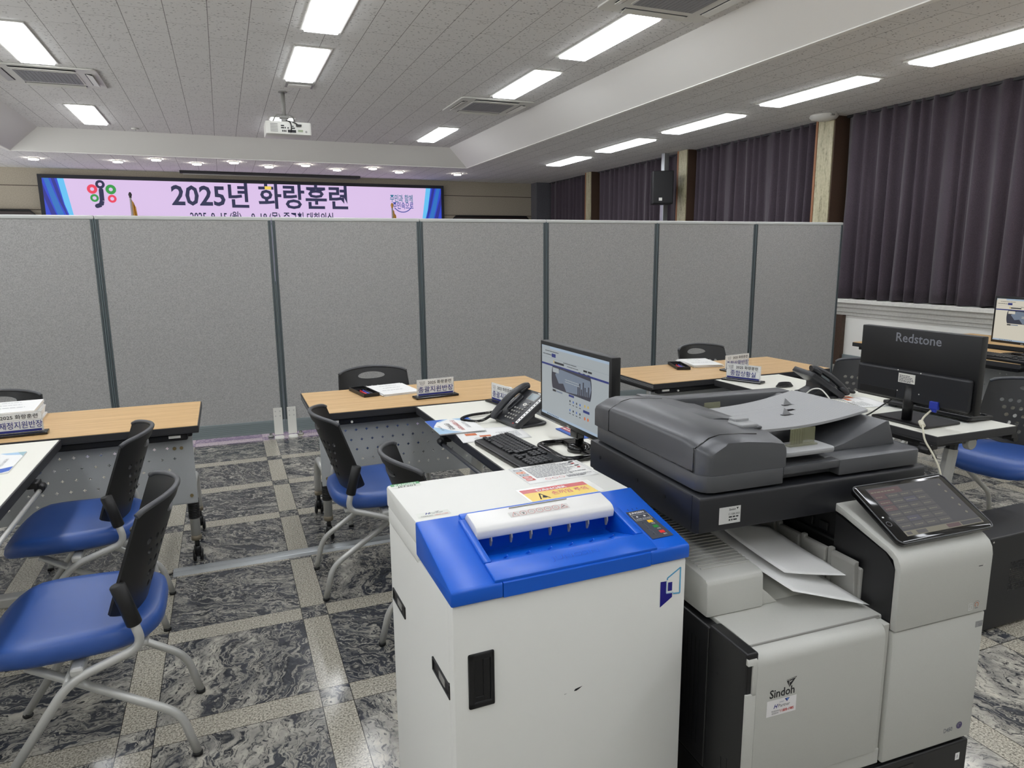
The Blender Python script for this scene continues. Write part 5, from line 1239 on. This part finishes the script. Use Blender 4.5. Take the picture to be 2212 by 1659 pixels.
for a in (40, 65, 90, 115, 140): fl.rect(.584+.0085*math.cos(math.radians(a))-.0007, .747+.0085*math.sin(math.radians(a))-.0007, .584+.0085*math.cos(math.radians(a))+.0007, .747+.0085*math.sin(math.radians(a))+.0007, M_INK, up=False)
fl.rect(.5795, .7385, .5885, .7398, M_GREYINK); fl.build('cover_marks', t)
# tablet
bm = N(); TA = math.atan2(.076, .138); TM = Matrix.Translation((.368, -.160, .9085)) @ Matrix.Rotation(TA, 4, 'X'); TW, TH = .266, .1565
rplate(bm, 0, 0, TW, TH, -.010, .003, .014, .003, M=TM); rplate(bm, .05, .02, TW-.05, TH-.03, -.022, -.009, .02, .003, M=TM); pan = O('control_tablet', bm, M_GLOSSBLK, t, smooth=40)
bm = N(); pts = []
for cx, cy, a in ((TW-.014, TH-.014, 0), (.014, TH-.014, 90), (.014, .014, 180), (TW-.014, .014, 270)):
    for k in range(7): an = math.radians(a+15*k); pts.append((cx+.014*math.cos(an), cy+.014*math.sin(an), .0025))
tube(bm, pts+pts[:2], .0014, 6, M=TM); O('tablet_rim', bm, M_DARK, pan)
r3 = TM.to_3x3(); fl = Flat(TM @ Vector((0, 0, .0032)), r3 @ Vector((1, 0, 0)), r3 @ Vector((0, 1, 0)), .00015)
sc = emit('tablet_dim', (40, 38, 42), .9); s2 = emit('tablet_cell', (58, 55, 55), .9); s3 = emit('tablet_bar', (104, 99, 82), .9); s4 = emit('tablet_red', (72, 44, 46), .9); s5 = emit('tablet_violet', (54, 52, 68), .9); s6 = emit('tablet_line', (24, 22, 26), .9)
x0, y0, x1, y1 = .030, .014, TW-.018, TH-.012
fl.rect(x0, y0, x1, y1, sc); fl.rect(x0, y0, x1, y0+.013, s3); fl.rect(x0+.004, y0+.003, x0+.018, y0+.010, s2); fl.rect(x0+.032, y0+.002, x0+.060, y0+.011, s2); fl.rect(x0+.118, y0+.002, x0+.155, y0+.0115, s4); fl.rect(x0+.158, y0+.002, x1-.003, y0+.0115, sc)
for i in range(4):
    for j in range(6): fl.rect(x0+.004+i*.036, y0+.018+j*.016, x0+.037+i*.036, y0+.031+j*.016, s4 if (i == 0 and j > 2) else (s5 if (i, j) in ((2, 4), (1, 1)) else s2), up=False)
fl.lay += 1
for i in range(4): fl.lines(x0+.007+i*.036, x0+.034+i*.036, [y0+.023+j*.016 for j in range(6)], .002, s3, i+40)
fl.rect(x0+.002, y1-.020, x0+.09, y1-.004, s4); fl.lines(x0+.005, x0+.08, [y1-.014], .003, s3, 60)
for j in range(5): fl.disc(x1-.018, y1-.018-j*.02, .003, s3, 10, up=False)
fl.build('tablet_display', pan)
fl = Flat(TM @ Vector((0, 0, .0032)), r3 @ Vector((1, 0, 0)), r3 @ Vector((0, 1, 0)), .00015); fl.ring(.013, .050, .0055, .0062, M_GREYINK); fl.rect(.010, .066, .0145, .0695, WH); fl.build('power_button', pan)
# output tray with ribbed raised block
bm = N(); prism(bm, [(-.027, .7490), (-.023, .822), (-.016, .8285), (.0, .8315), (.40, .86), (.40, .7490)], 'x', .010, .152, .005)
prism(bm, [(-.012, .7490), (.0, .756), (.06, .775), (.40, .80), (.40, .7490)], 'x', .1525, .34, .002)
for k in range(24): 
    y = .02+k*.013; box(bm, .025, y, .8325+.071*(y)-.0005, .148, y+.005, .8342+.071*y, .0006)
prism(bm, [(.150, .749), (.150, .790), (.195, .749)], 'y', -.02, .30, .002)
O('output_tray', bm, M_PGREY, t, smooth=35)
bm = N(); box(bm, .352, -.085, .749, .372, .42, .826, .003)
for k in range(6): prism(bm, [(.346, .757), (.353, .757), (.353, .840), (.343, .840), (.3395, .834)], 'y', -.078+k*.083, -.012+k*.083, .002)
for k in range(5): box(bm, .344, -.010+k*.083, .757, .356, .002+k*.083, .845, .003)
O('paper_stop', bm, M_MIDGREY, t)
bm = N(); box(bm, .373, .0, .749, .388, .45, .922, .003)
for k in range(9): box(bm, .366, .03+k*.045, .865, .374, .055+k*.045, .885, .002)
box(bm, .01, .42, .745, W-.01, YBK, .925, .002); box(bm, .362, -.005, .852, .38, .41, .858, .001)
O('exit_unit', bm, mat('inner_black', (16, 16, 17), .6), t)
# scanner slab
bm = N(); prism(bm, [(.0, .924), (.0, .996), (.004, 1.0), (.496, 1.0), (YBK, .996), (YBK, .924), (.03, .918)], 'x', 0, W, .003)
prism(bm, [(-.001, .94), (-.001, 1.0)], 'x', 0, 1) if False else None
box(bm, -.0006, .026, .925, .001, .028, .999, mi=1)
for y in (.44, .25, .13): cyl(bm, (-.0012, y, .962+.012*(y-.13)), (.001, y, .962+.012*(y-.13)), .005, 14, mi=1)
O('scanner_body', bm, [M_DARKER, M_BLACK], t, smooth=35)
fl = Flat((0, -.0005, 0), (1, 0, 0), (0, 0, 1), .0002); fl.poly([(.048, .9375), (.101, .9375), (.101, .974), (.048, .974)], mat('service_label', (206, 206, 204), .4)); fl.text('Sindoh', .0805, .9655, .0065, M_INK, width=.016, fat=.02); fl.poly([(.090, .971), (.096, .971), (.093, .9665)], M_INK); fl.text('C-1588-5850', .0850, .9555, .0065, M_INK, width=.028); fl.lines(.072, .098, [.950, .9435], .003, M_INK, 3)
fl.build('service_label', t)
# document feeder lid
bm = N()
prism(bm, [(.010, 1.0045), (W-.006, 1.0045), (W-.006, 1.0365), (W-.010, 1.0405), (.014, 1.0405), (.010, 1.0365)], 'y', .012, .495, .0)
bm.free(); bm = N()
prism(bm, [(.040, .006), (.212, .006), (.212, .034), (.364, .034), (.364, .006), (.589, .006), (.600, .010), (.604, .021), (.604, .480), (.600, .491), (.589, .495), (.030, .495), (.016, .489), (.010, .475), (.010, .036), (.014, .022), (.024, .011)], 'z', 1.0045, 1.0405, .0025)
box(bm, .2125, .0062, 1.024, .3635, .0338, 1.0403, .001)
O('lid_plate', bm, M_DARK, t, smooth=35)
bm = N()   # feeder housing with bevelled left shoulder and rounded front
def section(y, dz=0.0, inset=0.0):
    return [(.010+inset, y, 1.0405), (.010+inset, y, 1.096+dz), (.013+inset, y, 1.1025+dz), (.024+inset, y, 1.1085+dz), (.045+inset, y, 1.1195+dz), (.070, y, 1.1245+dz), (.120, y, 1.1225+dz), (.180, y, 1.1155+dz), (.212, y, 1.109+dz), (.218, y, 1.100+dz), (.218, y, 1.0405)]
secs = [(.008, -.028, .030), (.010, -.018, .020), (.020, -.013, .010), (.036, -.009, .003), (.060, -.004, 0), (.085, 0, 0), (.34, 0, 0), (.40, -.002, 0), (.44, -.004, 0), (.492, -.010, 0), (.494, -.013, .0)]
R = [[bm.verts.new(p) for p in section(*s)] for s in secs]
for a, b in zip(R, R[1:]):
    for k in range(len(a)-1): bm.faces.new((a[k], a[k+1], b[k+1], b[k])).smooth = True
bm.faces.new(R[0]); bm.faces.new(R[-1])
adf = O('feeder_housing', bm, M_DARK, t, smooth=38)
bm = N()   # seams of the lift-up cover
for y in (.042, .415): tube(bm, [(.0098, y, 1.043), (.0098, y, 1.095), (.0128, y, 1.1015+(-.003 if y > .2 else -.008)*1), (.0238, y, 1.1087-(.003 if y > .2 else .008)), (.0448, y, 1.1198-(.003 if y > .2 else .008)), (.070, y, 1.1247-(.003 if y > .2 else .008)), (.120, y, 1.1227-(.003 if y > .2 else .008)), (.165, y, 1.1178-(.003 if y > .2 else .0078))], .0011, 6)
tube(bm, [(.0098, .042, 1.043), (.0098, .415, 1.043)], .0012, 6)
O('cover_seam', bm, M_GLOSSBLK, adf)
bm = N(); rplate(bm, .150, .075, .200, .125, 1.112, 1.1225, .008, .003); rplate(bm, .158, .105, .196, .130, 1.119, 1.1285, .004, .002); box(bm, .146, .072, 1.110, .206, .14, 1.1165, .003, mi=1); O('release_lever', bm, [M_LIGHTGREY, M_DARK], adf)
bm = N(); prism(bm, [(.10, 1.1215), (.214, 1.1075), (.214, 1.1125), (.155, 1.1225)], 'y', .15, .34, .002); O('cover_swell', bm, M_DARK, adf, smooth=40)
bm = N(); prism(bm, [(.13, 1.118), (.225, 1.104), (.60, 1.100), (.632, 1.088), (.632, 1.058), (.22, 1.0405), (.13, 1.0405)], 'y', .440, .494, .006); O('rear_rail', bm, M_DARK, t, smooth=35)
bm = N()   # striped input tray
def trayfn(u, v):
    x = .200+u*.352+.012*(1-abs(2*v-1)**8)*u; y0, y1 = .070+.048*u, .290+.088*u
    z = 1.1085+.006*u*u-.007*math.sin(math.pi*u)+.0007*(1 if int(v*84) % 2 else 0)
    return (x, y0+(y1-y0)*v, z)
surf(bm, trayfn, 24, 168, smooth=False); bmesh.ops.recalc_face_normals(bm, faces=bm.faces[:]); bmesh.ops.solidify(bm, geom=bm.faces[:], thickness=.006)
tr = O('input_tray', bm, M_LIGHTGREY, t)
for (u, v) in ((.46, .38), (.66, .66)):
    x, y, z = trayfn(u, v); bm = N(); prism(bm, [(x-.012, z-.001), (x+.016, z-.001), (x-.008, z+.018)], 'y', y-.0012, y+.0012); box(bm, x-.014, y-.005, z-.0005, x+.018, y+.005, z+.0008, mi=1); O('paper_stopper', bm, [M_LIGHTGREY, M_BLACK], tr)
x, y, z = trayfn(.58, .50); bm = N(); box(bm, x-.012, y-.006, z-.001, x+.012, y+.006, z+.0012); O('tray_hole', bm, M_GLOSSBLK, tr)
for x0_, x1_, y in ((.270, .338, .058), (.215, .262, .300)):
    bm = N(); box(bm, x0_, y-.0015, 1.070, x1_, y+.0015, 1.1065 if y < .2 else 1.122, .001)
    for k in range(5): box(bm, x0_+.004+k*.007, y-.003, 1.071, x0_+.0055+k*.007, y+.003, 1.105)
    rplate(bm, x0_-.01, y-.012, x1_, y+.004, 1.0685, 1.0715, .002)
    O('paper_guide_plate', bm, M_SMOKE, tr)
bm = N(); rplate(bm, .220, .016, .364, .090, 1.056, 1.068, .015, .004); O('guide_shelf', bm, M_LIGHTGREY, t, smooth=40)
bm = N()   # wedge that carries the ejected originals
prism(bm, [(.22, 1.0400), (.22, 1.0425), (.33, 1.0430), (.39, 1.0475), (.44, 1.058), (.50, 1.078), (.553, 1.0975), (.566, 1.0985), (.576, 1.094), (.586, 1.0400)], 'x', 0, 1) if False else None
pf = [(.222, 1.0400), (.222, 1.0425), (.33, 1.0430), (.385, 1.0465), (.43, 1.056), (.49, 1.0755), (.553, 1.0975), (.563, 1.0975), (.586, 1.0400)]
prism(bm, pf, 'y', .064, .435, .002)
for k in range(20): box(bm, .230, .070+k*.015, 1.0425, .335, .0735+k*.015, 1.0442)
O('eject_tray', bm, M_DARK, t, smooth=35)
# sheets in the output tray: things of their own
def sheet(label, fn, nu=18, nv=8):
    p = T('paper_sheet', label, 'paper', (.858, 1.106, 0), -2.3); bm = N(); surf(bm, fn, nu, nv); bmesh.ops.recalc_face_normals(bm, faces=bm.faces[:]); bmesh.ops.solidify(bm, geom=bm.faces[:], thickness=.0003); O('sheet', bm, M_PAPER, p)
def patch(fl_, fr_, bl_, br_, dip, curl):
    F0, F1, B0, B1 = map(Vector, (fl_, fr_, bl_, br_))
    def fn(u, v):
        q = F0.lerp(F1, v).lerp(B0.lerp(B1, v), u); q.z += -dip*math.sin(math.pi*u)+curl*(1-u)**3*v*v; return q
    return fn
sheet('white sheet sliding out of the printer output tray, its corner hanging forward', patch((.197, -.060, .792), (.352, -.114, .7585), (.133, .223, .859), (.288, .171, .826), .006, .0))
sheet('upper white sheet lying on another one in the printer output tray', patch((.216, -.012, .809), (.358, -.062, .793), (.170, .190, .862), (.306, .146, .842), .004, .008))
for o in COL.objects:
    if o.type == 'MESH' and not o.parent and not o.get('kind') and not o.get('label'): print('UNTAGGED', o.name)
